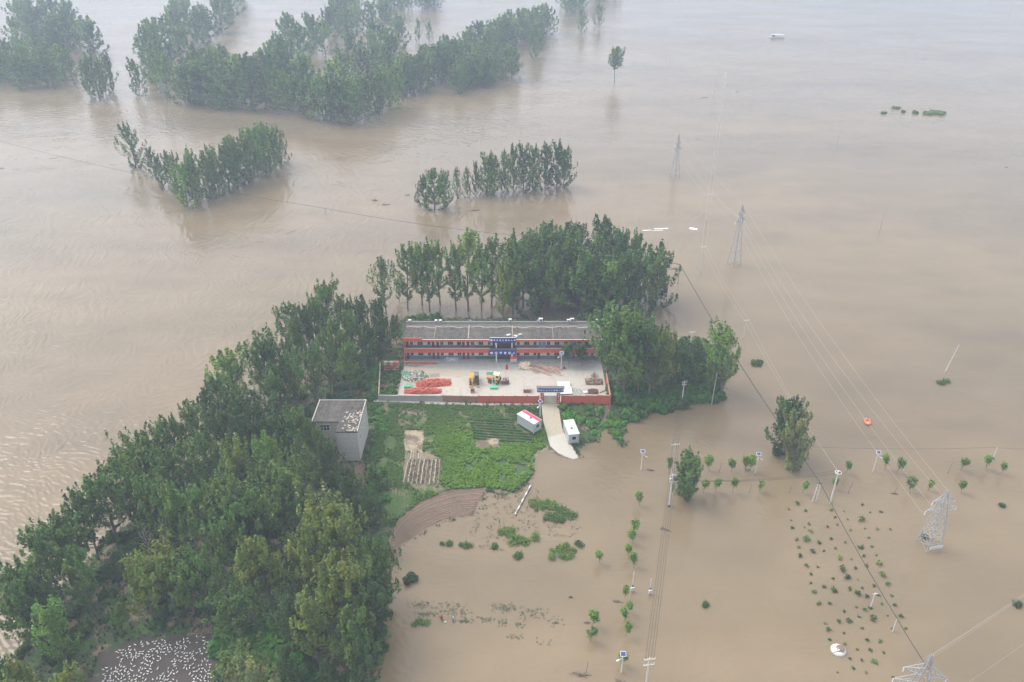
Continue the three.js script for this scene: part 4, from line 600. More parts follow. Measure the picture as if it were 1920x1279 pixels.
// ---------------------------------------------------------------- lattice pylons
const STEEL = mat(0.36, 0.37, 0.385, 0.6);
function pylon(px, py, topY, turn, label, { foot = 3.2, waist = 1.0, arms = [[0.60, 3.4], [0.74, 2.6]], r = 0.09, levels = 9, braceR = 0.05, sink = 0, board = false, waistAt = 0.62 } = {}) {
  const p = at(px, py, 0), h = heightTo(p, topY) + sink, g = thing('lattice_pylon', label, 'pylon', V(p.x, -sink, p.z), turn);
  const half = (t) => t < waistAt ? lerp(foot, waist, t / waistAt) / 2 : lerp(waist, 0.25, (t - waistAt) / (1 - waistAt)) / 2, cor = [[-1, -1], [1, -1], [1, 1], [-1, 1]], P = (k, t) => V(cor[k][0] * half(t), h * t, cor[k][1] * half(t));
  for (let k = 0; k < 4; k++) { part('leg', merge([barGeo(P(k, 0), P(k, waistAt), r, r, 5), barGeo(P(k, waistAt), P(k, 1), r, r * 0.8, 5)]), STEEL, g); }
  const ts = []; for (let i = 0; i <= levels; i++) ts.push(1 - Math.pow(1 - i / levels, 0.85) * 1); 
  for (let i = 0; i < levels; i++) for (let k = 0; k < 4; k++) { const n = (k + 1) % 4, a = ts[i] * 0.98 + 0.0, b = ts[i + 1] * 0.98; bar('brace', P(k, a), P(n, b), braceR, STEEL, g); bar('brace', P(n, a), P(k, b), braceR, STEEL, g); if (i) bar('ring_bar', P(k, a), P(n, a), braceR, STEEL, g); }
  const ends = [];
  for (const [t, reach] of arms) for (const s of [-1, 1]) {
    const tip = V(s * reach, h * t + 0.15, 0), hw = half(t), up = h * Math.min(0.97, t + 0.075);
    const list = [barGeo(V(s * hw, h * t, -hw), tip, 0.07), barGeo(V(s * hw, h * t, hw), tip, 0.07), barGeo(V(s * half(t + 0.07), up, -half(t + 0.07)), tip, 0.06), barGeo(V(s * half(t + 0.07), up, half(t + 0.07)), tip, 0.06)];
    for (const q of [0.3, 0.55, 0.78]) { const a = V(s * lerp(hw, reach, q), h * t + 0.15 * q, -hw * (1 - q)), b = V(s * lerp(hw, reach, q), h * t + 0.15 * q, hw * (1 - q)), c = V(s * lerp(half(t + 0.07), reach, q), lerp(up, h * t + 0.15, q), 0); list.push(barGeo(a, b, 0.04, 0.04, 4), barGeo(a, c, 0.035, 0.035, 4), barGeo(b, c, 0.035, 0.035, 4)); }
    const arm = part('cross_arm', merge(list), STEEL, g);
    part('insulator_string', new THREE.CylinderGeometry(0.09, 0.09, 0.9, 6).translate(tip.x, tip.y - 0.5, 0), INSUL, arm);
    ends.push(V(tip.x, tip.y - 0.95, 0));
  }
  if (board) part('sign_board', bx(-half(0.04) + 0.3, half(0.04) + 0.1, 0.6 + sink, 1.35 + sink, half(0.04) + 0.12, half(0.04) + 0.18), M.whitePaint, g);
  g.updateMatrixWorld(true); return { top: g.localToWorld(V(0, h, 0)), ends: ends.map((e) => g.localToWorld(e)) };
}
const T5 = pylon(318, 232, 143, 0.5, 'faint lattice pylon in front of the hazy groves at the upper left', { foot: 2.6, levels: 9, r: 0.07, braceR: 0.03, arms: [[0.7, 2.2], [0.82, 1.7]] });
const T1 = pylon(1265, 332, 252, 0.4, 'farther of the two lattice pylons in the middle water', { foot: 3.0, waist: 1.0, levels: 8, braceR: 0.034, arms: [[0.66, 1.9], [0.78, 1.5]] });
const T2 = pylon(1376, 496, 382, 0.45, 'nearer of the two lattice pylons in the middle water', { foot: 3.2, waist: 1.2, levels: 10, braceR: 0.034, arms: [[0.72, 2.0], [0.84, 1.6]] });
const T3 = pylon(1741, 1022, 920, 0.2, 'squat lattice pylon with a white notice board at the right', { foot: 3.3, waist: 1.5, arms: [[0.66, 3.4], [0.82, 2.5]], r: 0.085, levels: 7, braceR: 0.036, board: true, waistAt: 0.68 });
const T4 = pylon(1684, 1392, 1228, -0.35, 'lattice pylon top cut by the bottom edge of the picture', { foot: 3.8, waist: 1.8, arms: [[0.66, 3.6], [0.8, 2.8]], r: 0.085, levels: 7, braceR: 0.036, waistAt: 0.66 });
const span = (a, b, n, sag = 3, wr = 0.022) => { [[0, 0], [1, 1], [2, 2]].forEach(([i, j]) => wire('high_voltage_line', a.ends[i], b.ends[j], sag, wr, WIRE_PALE, 'one of three pale conductors ' + n, 'wire', 'conductors ' + n)); wire('earth_wire', a.top, b.top, sag * 0.7, 0.02, WIRE_PALE, 'thin earth wire above the conductors ' + n, 'wire'); };
span(T5, T1, 'crossing the water below the hazy groves', 4); span(T1, T2, 'between the two middle pylons', 2); span(T2, T3, 'sweeping down to the squat pylon', 3.5);
const off = (q, dx, dy, dz) => ({ top: q.top.clone().add(V(dx, dy, dz)), ends: q.ends.map((e) => e.clone().add(V(dx, dy, dz))) });
span(T5, off(T5, -150, 2, -4), 'from the faint pylon out at the left edge', 3); span(T4, off(T4, 60, 0, -36), 'from the bottom pylon up to the right edge', 2, 0.012);
// ---------------------------------------------------------------- solar street lamps
const PANEL = new THREE.MeshPhysicalMaterial({ color: new THREE.Color().setRGB(0.05, 0.07, 0.22), roughness: 0.2 });
function lamp(px, py, topY, label, side = 1, turn = 0) {
  const p = hit(px, py), h = heightTo(p, topY), g = thing('solar_lamp', label, 'street lamp', p, turn);
  part('mast', barGeo(V(0, -0.4, 0), V(0, h - 0.35, 0), 0.13, 0.085, 8), M.whitePaint, g);
  const pan = new THREE.BoxGeometry(0.98, 0.05, 0.85); pan.rotateX(0.5); pan.translate(0, h - 0.05, 0); const f = part('panel_frame', pan, M.whitePaint, g); const q = new THREE.BoxGeometry(0.8, 0.02, 0.68); q.translate(0, 0.04, 0); q.rotateX(0.5); q.translate(0, h - 0.05, 0); part('solar_cell', q, PANEL, f);
  part('lamp_arm', barGeo(V(0, h - 0.9, 0), V(side * 0.75, h - 1.35, 0.2), 0.05, 0.04, 6), M.whitePaint, g); const hd = new THREE.BoxGeometry(0.5, 0.08, 0.24); hd.rotateZ(side * -0.5); hd.translate(side * 0.85, h - 1.4, 0.2); part('lamp_head', hd, M.whitePaint, g);
}
lamp(1202, 881, 846, 'solar street lamp standing alone in the muddy water right of the ramp'); lamp(1416, 887, 851, 'solar street lamp at the right end of the left sapling row'); lamp(1637, 885, 848, 'solar street lamp among the saplings below the orange boat'); lamp(1165, 1261, 1226, 'solar street lamp at the bottom beside the lowest road sapling', -1); lamp(1052, 693, 661, 'solar lamp post in the school yard beside the pole stack', -1); lamp(1012.5, 782, 752, 'white lamp post between the ramp and the striped cabin', -1, 0.6);
// ---------------------------------------------------------------- things in the school yard
const yd = (px, py, lift = 0.01) => { const p = at(px, py, YARD_H); p.y = YARD_H + lift; return p; };
function heap(name, label, category, p, len, wid, hgt, turn, count, piece, mats, base, seed, partName) {
  const R = rng(seed), g = thing(name, label, category, p, turn), lists = mats.map(() => []);
  const top = (x, z) => hgt * Math.max(0, 1 - Math.pow(Math.abs(2 * x / len), 3) - Math.pow(Math.abs(2 * z / wid), 2.2)) * (0.85 + 0.3 * noiseB(x * 0.8 + seed, z * 0.8));
  const mg = new THREE.PlaneGeometry(len, wid, 22, 12); mg.rotateX(-Math.PI / 2); const q = mg.attributes.position; for (let i = 0; i < q.count; i++) q.setY(i, top(q.getX(i), q.getZ(i)) * 0.92 + 0.004); mg.computeVertexNormals(); if (base) part('mound', mg, base, g);
  for (let k = 0; k < count; k++) { const a = R() * 6.283, d = Math.sqrt(R()) * 0.5, x = Math.cos(a) * d * len, z = Math.sin(a) * d * wid, s = piece(R); s.rotateX((R() - 0.5) * 0.9); s.rotateY(R() * 6.28); s.rotateZ((R() - 0.5) * 0.9); s.translate(x, top(x, z) + 0.05, z); lists[k % mats.length].push(s); }
  lists.forEach((l, i) => { const m = part(partName, merge(l), mats[i], g); m.userData.kind = 'stuff'; });
}
const TILE = [mat(0.50, 0.115, 0.07, 0.8), mat(0.40, 0.085, 0.055, 0.85), mat(0.56, 0.16, 0.10, 0.8)], RUB = [mat(0.62, 0.60, 0.56), mat(0.30, 0.17, 0.12), mat(0.40, 0.37, 0.33), mat(0.12, 0.11, 0.10), mat(0.10, 0.32, 0.20)], EARTH = mat(0.13, 0.085, 0.06, 0.95);
const tile = (R) => new THREE.BoxGeometry(0.42, 0.05, 0.26), chunk = (R) => new THREE.BoxGeometry(0.15 + 0.5 * R(), 0.08 + 0.1 * R(), 0.12 + 0.25 * R());
heap('roof_tile_heap', 'longer heap of red roof tiles, the one farther from the yard wall', 'tile heap', yd(813, 719), 9.2, 3.6, 1.0, 0.10, 900, tile, TILE, TILE[1], 71, 'roof_tiles');
heap('roof_tile_heap', 'heap of red roof tiles lying right against the yard wall', 'tile heap', yd(793, 734), 9.6, 2.6, 0.9, 0.0, 720, tile, TILE, TILE[1], 72, 'roof_tiles');
heap('rubble_heap', 'heap of mixed white, brown and green rubble at the left of the yard', 'rubble heap', yd(778, 706), 6.4, 5.4, 0.45, 0.3, 520, chunk, RUB, null, 73, 'rubble');
heap('rubble_heap', 'thin scatter of broken boards before the planter wall', 'rubble heap', yd(775, 684), 4.6, 1.6, 0.2, 0, 90, (R) => new THREE.BoxGeometry(0.5 + 1.2 * R(), 0.06, 0.12), [RUB[2], RUB[1], M.tan], null, 74, 'boards');
heap('earth_heap', 'ring-shaped brown heap of earth and brushwood near the right trees', 'earth heap', yd(1114, 716), 4.6, 3.2, 0.6, 0, 260, (R) => new THREE.BoxGeometry(0.7 * R() + 0.15, 0.08, 0.1), [EARTH, RUB[1], M.tan], EARTH, 75, 'brushwood');
heap('earth_heap', 'small round heap of dark brown earth by the front wall', 'earth heap', yd(1112, 734.5), 2.6, 2.4, 0.55, 0, 160, (R) => new THREE.BoxGeometry(0.2, 0.12, 0.16), [EARTH, mat(0.16, 0.10, 0.07)], EARTH, 76, 'clods');
heap('log_heap', 'pale heap of split logs left of the red poles', 'log heap', yd(985, 687), 3.6, 3.4, 0.8, 0.4, 130, (R) => new THREE.CylinderGeometry(0.11, 0.13, 0.7 + 0.6 * R(), 6).rotateZ(1.57), [mat(0.62, 0.52, 0.38), mat(0.70, 0.62, 0.48), mat(0.5, 0.42, 0.31)], null, 77, 'logs');
heap('tarp_heap', 'grey and white sacks heaped on the walkway before the school', 'sack heap', yd(847, 675.5), 4.6, 1.9, 0.75, 0, 90, (R) => new THREE.SphereGeometry(0.3, 7, 5).scale(1.3, 0.5, 0.9), [M.sheet, mat(0.45, 0.47, 0.5), mat(0.36, 0.37, 0.38)], mat(0.40, 0.41, 0.42), 78, 'sacks');
heap('gravel_bed', 'low bed of grey gravel and white stones behind the red wall', 'gravel bed', yd(1077, 735), 4.0, 3.6, 0.12, 0, 300, (R) => new THREE.BoxGeometry(0.16, 0.1, 0.14), [mat(0.42, 0.41, 0.38), mat(0.60, 0.59, 0.56), mat(0.34, 0.35, 0.28)], mat(0.36, 0.36, 0.31), 79, 'stones');
{ // stack of poles, red and bare
  const R = rng(91), g = thing('timber_pole_stack', 'spread stack of long bare and red timber poles beside the lamp post', 'pole stack', yd(1021, 694)), wood = [mat(0.46, 0.37, 0.27), mat(0.55, 0.46, 0.34), mat(0.33, 0.26, 0.19)], rd = mat(0.55, 0.08, 0.08);
  for (let k = 0; k < 64; k++) { const red = k % 4 === 0, x = -4.4 + 8.2 * R(), z = (red ? -0.8 : 0.2) + 3.0 * (R() - 0.5) + x * 0.12, l = 2.2 + 2.2 * R(), a = 0.75 + 0.5 * (R() - 0.5), y = 0.08 + 0.5 * R() * (1 - Math.abs(x) / 5); bar('pole', V(x - Math.cos(a) * l / 2, y, z - Math.sin(a) * l / 2), V(x + Math.cos(a) * l / 2, y + 0.1 * R(), z + Math.sin(a) * l / 2), 0.065, red ? rd : wood[k % 3], g); }
}
{ // excavator: tracks, slewing body, cab, boom to the viewer
  const Y = mat(0.46, 0.30, 0.07, 0.65), g = thing('excavator', 'yellow tracked excavator with its bucket lowered toward the red wall', 'excavator', yd(889, 718), 0.06);
  for (const x of [-1.0, 1.0]) { const t = new THREE.CapsuleGeometry(0.36, 2.5, 4, 10); t.rotateX(Math.PI / 2); t.scale(0.75, 1, 1); t.translate(x, 0.37, 0); const tr = part('track', t, M.black, g); part('track_frame', bx(x - 0.3, x + 0.3, 0.2, 0.6, -1.2, 1.2), Y, tr); part('stabiliser', bx(x - 0.35, x + 0.35, 0.02, 0.28, 1.65, 2.2), Y, g); }
  part('turntable', new THREE.CylinderGeometry(0.7, 0.75, 0.35, 16).translate(0, 0.86, 0), M.steelDark, g);
  part('body', worldUV(bx(-1.25, 0.1, 1.04, 2.1, -1.9, 0.9), 3), Y, g); part('counterweight', bx(-1.2, 1.2, 1.05, 1.9, -2.45, -1.91), M.steelDark, g); part('engine_cover', bx(0.11, 1.2, 1.04, 1.7, -1.9, -0.6), Y, g);
  const cab = part('cab', bx(0.15, 1.25, 1.05, 2.75, -0.55, 0.95), mat(0.05, 0.055, 0.06, 0.15), g); part('cab_roof', bx(0.1, 1.3, 2.75, 2.85, -0.6, 1.0), mat(0.12, 0.13, 0.15, 0.4), cab);
  const boom = part('boom', merge([barGeo(V(-0.45, 1.6, 0.8), V(-0.45, 3.3, 2.4), 0.24, 0.2, 4), barGeo(V(-0.45, 3.3, 2.4), V(-0.45, 2.6, 3.9), 0.2, 0.16, 4)]), Y, g); part('hydraulic_ram', barGeo(V(-0.45, 1.4, 1.0), V(-0.45, 2.9, 2.3), 0.08), M.steel, boom);
  const st = part('stick', barGeo(V(-0.45, 2.6, 3.9), V(-0.45, 0.8, 4.3), 0.16, 0.13, 4), Y, g); part('bucket', merge([bx(-0.95, 0.05, 0.05, 0.12, 3.9, 4.9), bx(-0.95, 0.05, 0.12, 0.9, 3.9, 4.0), bx(-0.95, -0.89, 0.12, 0.7, 4.0, 4.8), bx(-0.01, 0.05, 0.12, 0.7, 4.0, 4.8)]), mat(0.30, 0.17, 0.12, 0.8), st);
}
{ // farm tractor with a brown implement
  const O = mat(0.62, 0.24, 0.07, 0.55), g = thing('tractor', 'orange and yellow tractor with cream cab roof and dark implement', 'tractor', yd(926, 716), -0.25);
  for (const [x, z, r] of [[-0.9, 0.85, 0.45], [-0.9, -0.85, 0.45], [1.0, 0.95, 0.75], [1.0, -0.95, 0.75]]) { const w = part('wheel', new THREE.CylinderGeometry(r, r, 0.36, 18).rotateX(Math.PI / 2).translate(x, r, z), M.black, g); part('rim', new THREE.CylinderGeometry(r * 0.5, r * 0.5, 0.4, 12).rotateX(Math.PI / 2).translate(x, r, z), O, w); }
  part('bonnet', bx(-1.8, 0.0, 0.7, 1.4, -0.45, 0.45), O, g); part('chassis', bx(-1.6, 1.4, 0.45, 0.75, -0.35, 0.35), M.steelDark, g); part('mudguard', bx(0.3, 1.6, 1.35, 1.5, -1.15, 1.15), mat(0.62, 0.42, 0.10), g);
  for (const x of [0.1, 1.3]) for (const z of [-0.6, 0.6]) part('cab_post', bx(x - 0.04, x + 0.04, 1.5, 2.5, z - 0.04, z + 0.04), M.steelDark, g);
  part('seat', bx(0.6, 1.0, 1.5, 1.75, -0.25, 0.25), M.black, g); part('cab_roof', bx(-0.1, 1.5, 2.5, 2.6, -0.8, 0.8), mat(0.72, 0.62, 0.42), g);
  const R = rng(14), l = []; for (let k = 0; k < 34; k++) { const s = new THREE.BoxGeometry(0.15 + 0.7 * R(), 0.1 + 0.2 * R(), 0.12 + 0.2 * R()); s.rotateY(R() * 3); s.translate(2.3 + 1.6 * R(), 0.2 + 0.8 * R(), (R() - 0.5) * 1.8); l.push(s); } part('implement', merge(l), mat(0.14, 0.10, 0.085), g); part('drawbar', barGeo(V(1.4, 0.6, 0), V(2.6, 0.6, 0), 0.08), M.steelDark, g);
}
function hoop(px, py, label, turn) {
  const G = mat(0.09, 0.50, 0.27, 0.5), g = thing('basketball_stand', label, 'basketball stand', yd(px, py), turn);
  part('base_box', new THREE.BoxGeometry(1.9, 0.5, 1.1).translate(0, 0.27, 0), G, g); part('post', merge([barGeo(V(-0.35, 0.5, -0.2), V(-0.35, 2.4, -1.4), 0.09), barGeo(V(0.35, 0.5, -0.2), V(0.35, 2.4, -1.4), 0.09)]), mat(0.42, 0.55, 0.48), g); part('arm', barGeo(V(0, 2.4, -1.4), V(-0.9, 2.9, -2.3), 0.09), G, g);
  const b = part('backboard', bx(-1.8, 0.0, 2.5, 3.5, -2.4, -2.34), mat(0.30, 0.55, 0.42), g); part('hoop', new THREE.TorusGeometry(0.23, 0.02, 6, 16).rotateX(Math.PI / 2).translate(-0.9, 2.7, -2.65), mat(0.6, 0.15, 0.08), b);
}
hoop(765, 726, 'green basketball stand at the left of the yard by the rubble', 0); hoop(926, 728, 'green basketball stand in front of the tractor', 0.05);
{ const f = yd(948, 707), g = thing('flagpole', 'slim flagpole with a hanging red flag in the middle of the yard', 'flagpole', f); const h = heightTo(f, 683); part('plinth', bx(-0.6, 0.6, 0, 0.2, -0.6, 0.6), M.concrete, g); part('pole', barGeo(V(0, 0.2, 0), V(0, h, 0), 0.05, 0.03, 8), M.steel, g);
  const fl = new THREE.PlaneGeometry(0.62, 1.5, 8, 8), q = fl.attributes.position; for (let i = 0; i < q.count; i++) q.setZ(i, 0.12 * Math.sin(q.getX(i) * 14 + q.getY(i))); fl.translate(0.32, h - 0.85, 0); fl.computeVertexNormals(); part('flag', fl, new THREE.MeshStandardMaterial({ color: new THREE.Color().setRGB(0.62, 0.02, 0.03), roughness: 0.8, side: THREE.DoubleSide }), g); }
{ const p = yd(963, 681), g = thing('notice_board', 'white notice board under a red gabled top by the school porch', 'notice board', p, 0.05); for (const x of [-0.8, 0.8]) part('post', bx(x - 0.06, x + 0.06, 0, 1.7, -0.06, 0.06), M.steel, g); part('panel', bx(-0.78, 0.78, 0.4, 1.5, -0.04, 0.04), M.whitePaint, g); const t = new THREE.Shape([new THREE.Vector2(-1.0, 0), new THREE.Vector2(1.0, 0), new THREE.Vector2(0.8, 0.5), new THREE.Vector2(-0.8, 0.5)]); const e = new THREE.ExtrudeGeometry(t, { depth: 0.8, bevelEnabled: false }); e.translate(0, 1.6, -0.4); part('red_top', e, mat(0.60, 0.06, 0.04), g); part('poster', bx(-0.6, 0.1, 0.55, 1.35, 0.042, 0.05), mat(0.55, 0.57, 0.6), g); }
{ const g = thing('brick_pallet', 'square stack of red bricks on the yard before the wall', 'brick stack', yd(988, 733)); const R = rng(31); for (let r = 0; r < 4; r++) for (let i = 0; i < 5; i++) for (let j = 0; j < 3; j++) part('brick', UNIT_BOX, r === 3 ? [M.greyWall, M.concrete][(i + j) % 2] : M.brick, g, V(-0.72 + i * 0.36, 0.14 + r * 0.27, -0.6 + j * 0.6)).scale.set(0.345, 0.26, 0.58); }
{ const a = yd(1057, 725), w = M.sheet; single('roof_sheet', worldUV(bx(-1.65, 1.65, 0, 0.08, -1.6, 1.5), 4), w, 'pale blue-grey metal sheet lying farther from the gate', 'sheet', V(a.x, YARD_H + 0.5, a.z), 0.0); const b = yd(1060, 735); single('roof_sheet', worldUV(bx(-1.7, 1.7, 0, 0.08, -1.7, 1.6), 4), w, 'pale metal sheet lying right behind the gate pillar', 'sheet', V(b.x, YARD_H + 0.42, b.z), 0.02);
  for (const [q, l] of [[a, 'trestle under the farther metal sheet'], [b, 'trestle under the nearer metal sheet']]) { const t = thing('trestle', l, 'trestle', V(q.x, YARD_H, q.z)); part('beam', bx(-1.4, 1.4, 0.28, 0.41, -0.1, 0.1), M.tan, t); for (const x of [-1.2, 1.2]) part('leg', bx(x - 0.06, x + 0.06, 0.0, 0.28, -0.4, 0.4), M.tan, t); } }
{ const p = yd(1115, 705), g = thing('white_tarp_tent', 'small tent-shaped heap of white and brown tarpaulin beside the trees', 'tarp', p); const s = new THREE.ConeGeometry(1.1, 1.3, 7, 2); s.translate(0, 0.65, 0); part('frame', s, mat(0.20, 0.12, 0.09), g); part('sheet', new THREE.ConeGeometry(1.16, 1.34, 7, 1, true, 0.3, 2.2).translate(0, 0.68, 0), new THREE.MeshStandardMaterial({ color: 0xcfcac0, side: THREE.DoubleSide }), g); }
for (const [px, py, l] of [[892, 671.5, 'left one of two white boards leaning by the school walkway'], [899, 671.5, 'right one of two white boards leaning by the school walkway']]) { const p = yd(px, py, 0.285); const q = bx(-0.45, 0.45, 0, 0.95, -0.03, 0.03); q.rotateX(-0.2); single('white_board', q, M.whitePaint, l, 'board', V(p.x, p.y, p.z + 0.1)); }
single('floor_mat', bx(-1.3, 1.3, 0, 0.02, -0.9, 0.9), mat(0.26, 0.235, 0.19), 'dull brown square mat lying on the yard right of the rubble', 'mat', yd(815, 704, 0.014), 0.1);
single('traffic_post', new THREE.CylinderGeometry(0.09, 0.14, 0.95, 8).translate(0, 0.475, 0), mat(0.45, 0.07, 0.05), 'small dark red post standing left of the brown mat', 'post', yd(803, 709));
single('fallen_timber', new THREE.BoxGeometry(2.6, 0.14, 0.14).translate(0, 0.1, 0), RUB[3], 'dark beam lying in the right front corner of the yard', 'beam', yd(1132, 734), 0.6);
single('white_sack', new THREE.SphereGeometry(0.5, 10, 8).scale(1.5, 0.5, 0.9).translate(0, 0.22, 0), M.whitePaint, 'white sack lying left of the small earth heap', 'sack', yd(1098, 737));
{ // lean-to stack of red timbers at the left end of the school
  const R = rng(41), g = thing('scrap_timber_stack', 'tall stack of red and grey scrap frames at the left end of the school', 'scrap stack', V(-32.4, YARD_H - 0.06, -180.2)); for (let k = 0; k < 4; k++) for (let j = 0; j < 5; j++) { const x = -1.6 + j * 0.8, y = 0.02 + k * 0.62; part('frame', merge([bx(x, x + 0.72, y + 0.5, y + 0.58, -1.6 + k * 0.35, 1.2 - k * 0.3), bx(x, x + 0.06, y, y + 0.5, -1.3 + k * 0.35, -1.22 + k * 0.35), bx(x + 0.66, x + 0.72, y, y + 0.5, 0.9 - k * 0.3, 0.98 - k * 0.3)]), [M.brick, M.greyWall, M.red, M.rustWall][(k * 3 + j * 5 + (R() * 4 | 0)) % 4], g); } }
// two small trees in the yard
for (const [px, py, top, l] of [[1064, 688, 646, 'left one of the two small round yard trees by the lamp post'], [1091, 687, 648, 'right one of the two small round yard trees by the lamp post']]) { const p = yd(px, py); const g = tree('sapling', p, heightTo(p, top), 'deep', l, 'tree', undefined, { wide: 0.85, name: 'yard_tree' }); }
single('stone_drum', new THREE.CylinderGeometry(0.35, 0.4, 0.5, 10).translate(0, 0.25, 0), M.steelDark, 'dark drum on the ground beside the left yard tree', 'drum', yd(1058, 691));
heap('rubble_heap', 'pinkish heap of broken brick at the water edge under the leaning tree', 'rubble heap', hit(1318, 748, 0.02), 4.2, 3.4, 0.6, 0.4, 260, chunk, [mat(0.40, 0.28, 0.22), mat(0.46, 0.40, 0.34), mat(0.30, 0.20, 0.15)], null, 80, 'rubble');
// ---------------------------------------------------------------- saplings in the flood
const rowsOf = {
  'back sapling row, ': [[1253, 885, 860], [1328, 884, 857], [1371, 884, 862], [1393, 885, 858], [1407, 883, 857], [1586, 887, 865], [1656, 882, 855], [1684, 886, 861], [1801, 882, 860], [1849, 882, 856], [1876, 889, 868]],
  'front sapling row, ': [[1319, 925, 903], [1345, 924, 899], [1373, 924, 897], [1425, 924, 905], [1508, 925, 904], [1563, 920, 898], [1707, 924, 899], [1741, 919, 901], [1801, 925, 904]],
  'road sapling column, ': [[1199, 948, 925], [1187, 1000, 977], [1185, 1020, 996], [1178, 1042, 1022], [1184, 1063, 1040], [1173, 1123, 1100], [1178, 1149, 1129], [1169, 1168, 1144], [1176, 1193, 1168], [1164, 1247, 1225]],
  'inner sapling column, ': [[1124, 1058, 1036], [1111, 1175, 1147], [1107, 1204, 1181]],
};
const ORD = ['first', 'second', 'third', 'fourth', 'fifth', 'sixth', 'seventh', 'eighth', 'ninth', 'tenth', 'eleventh'];
for (const [row, list] of Object.entries(rowsOf)) list.forEach(([px, py, top], i) => { const p = at(px, py, 0), col = /column/.test(row); tree('sapling', p, heightTo(p, top), ['fresh', 'mid', 'fresh', 'fresh'][(i * 3 + px) % 4], row + ORD[i] + (col ? ' from the top' : ' from the left') + ', in brown water', 'sapling', row.slice(0, -2) + 's', { wide: 0.8 + 0.35 * ((px * 7) % 10) / 10 }); });
for (const [px, py, top, l] of [[1348, 886, 865, 'bare stick in the back sapling row left of the lamp'], [1404, 924, 909, 'bare stick in the front sapling row before the lamp'], [1479, 925, 911, 'bare leaning stick below the tree pair'], [1590, 925, 904, 'bare stick right of the ringed pole'], [1777, 887, 866, 'bare stick between saplings at the right'], [1098, 1262, 1240, 'bare dead stick at the bottom of the inner column'], [1677, 924, 912, 'bare stick with a tangle of weed at its foot']]) { const p = at(px, py, 0), h = heightTo(p, top), g = thing('bare_stick', l, 'dead sapling', p); part('stem', barGeo(V(0, -0.3, 0), V(0.3, h, 0), 0.06, 0.03, 5), BARK, g); part('twig', barGeo(V(0.15, h * 0.55, 0), V(0.5, h * 0.8, 0.2), 0.025, 0.012, 4), BARK, g); }
// ---------------------------------------------------------------- drowned orchard shrubs
[[105, 90], [165, 55], [225, 105], [400, 100], [487, 107], [612, 62], [667, 115], [742, 110], [122, 170], [245, 195], [213, 217], [128, 222], [255, 243], [372, 215], [420, 148], [440, 200], [510, 163], [605, 167], [632, 225], [712, 228], [803, 230], [530, 237], [155, 300], [225, 300], [313, 322], [397, 297], [490, 320], [655, 290], [175, 352], [270, 383], [350, 380], [427, 360], [603, 355], [677, 350], [187, 417], [455, 427], [535, 437], [622, 415], [705, 405], [225, 480], [307, 490], [475, 505], [567, 500], [730, 468], [257, 537], [410, 570], [515, 565], [580, 575], [640, 480], [750, 545], [260, 600], [350, 625], [415, 650], [525, 640], [613, 633], [690, 620], [787, 610], [280, 663], [585, 670], [640, 695], [720, 685], [813, 688], [308, 738], [390, 740], [747, 745], [835, 752], [490, 795], [568, 765], [630, 785], [665, 772], [455, 862], [517, 858], [590, 832], [685, 845], [783, 823], [872, 828], [610, 910], [815, 912], [905, 910], [355, 877], [375, 922], [485, 945], [390, 993], [490, 1020], [643, 993], [735, 1000], [578, 1060], [670, 1062], [757, 1078], [525, 1120], [610, 1132], [697, 1140], [548, 1185], [638, 1215], [822, 1243], [440, 1213]].forEach(([zx, zy], i) => {
  const R = rng(700 + i), p = at(1450 + zx / 3.664, 930 + zy / 3.664, 0), big = [[225, 300], [475, 505], [585, 670], [605, 167], [515, 565]].some(([a, b]) => a === zx && b === zy), s = (big ? 1.5 : 0.4 + 0.85 * R() * R() + 0.2 * R());
  const g = thing('drowned_shrub', 'small shrub poking out of the flooded orchard left of the squat pylon', 'shrub', p, R() * 6, 'shrubs of the flooded orchard'); g.scale.set(s * (0.8 + 0.5 * R()), s * (0.7 + 0.5 * R()), s * (0.8 + 0.5 * R())); part('foliage', SHRUB[i % 4], R() < 0.6 ? LEAF.deep : R() < 0.5 ? LEAF.mid : LEAF.olive, g); part('stem', barGeo(V(0, -0.3, 0), V(0.05, 0.5, 0), 0.05, 0.02, 5), BARK, g);
});
// ---------------------------------------------------------------- islets and floating weed
function islet(px, py, rx, rz, h, key, label, group) { const p = hit(px, py), R = rng(px * 3 + py), g = thing('weed_islet', label, 'weed patch', p, R() * 0.5, group); const n = Math.max(3, Math.round(rx * rz / (h > 0.9 ? 1.6 : 0.7))); for (let k = 0; k < n; k++) { const a = R() * 6.283, d = Math.sqrt(R()) * (n > 1 ? 0.8 : 0), m = part('foliage', h > 0.9 ? BUSH[k % 4] : WEED[k % 3], k % 5 === 4 && key === 'fresh' ? LEAF.olive : LEAF[key], g, V(Math.cos(a) * d * rx, -0.05, Math.sin(a) * d * rz), R() * 6); const s = h > 0.9 ? 0.6 + 0.5 * R() : 0.35 + 0.45 * R() * Math.min(1, rx / 2); m.scale.set(s * (0.8 + 0.8 * R()), (h > 0.9 ? h / 1.4 : 1) * (0.8 + 0.4 * R()), s); } }
islet(1012, 950, 5.2, 2.2, 0.6, 'fresh', 'upper part of the largest weed islet off the ploughed corner'); islet(1042, 968, 4.4, 2.6, 0.6, 'mid', 'lower right part of the largest weed islet, beside grey brush'); islet(948, 1002, 3.0, 1.6, 0.5, 'fresh', 'small weed islet left of two below the striped pole'); islet(985, 1013, 3.4, 1.8, 0.55, 'fresh', 'weed islet right of two below the striped pole'); islet(1058, 1036, 3.6, 2.2, 0.6, 'fresh', 'bright triangular weed islet farthest down the shallows'); islet(1088, 1018, 1.2, 0.8, 0.6, 'deep', 'dark small bush right of the triangular islet');
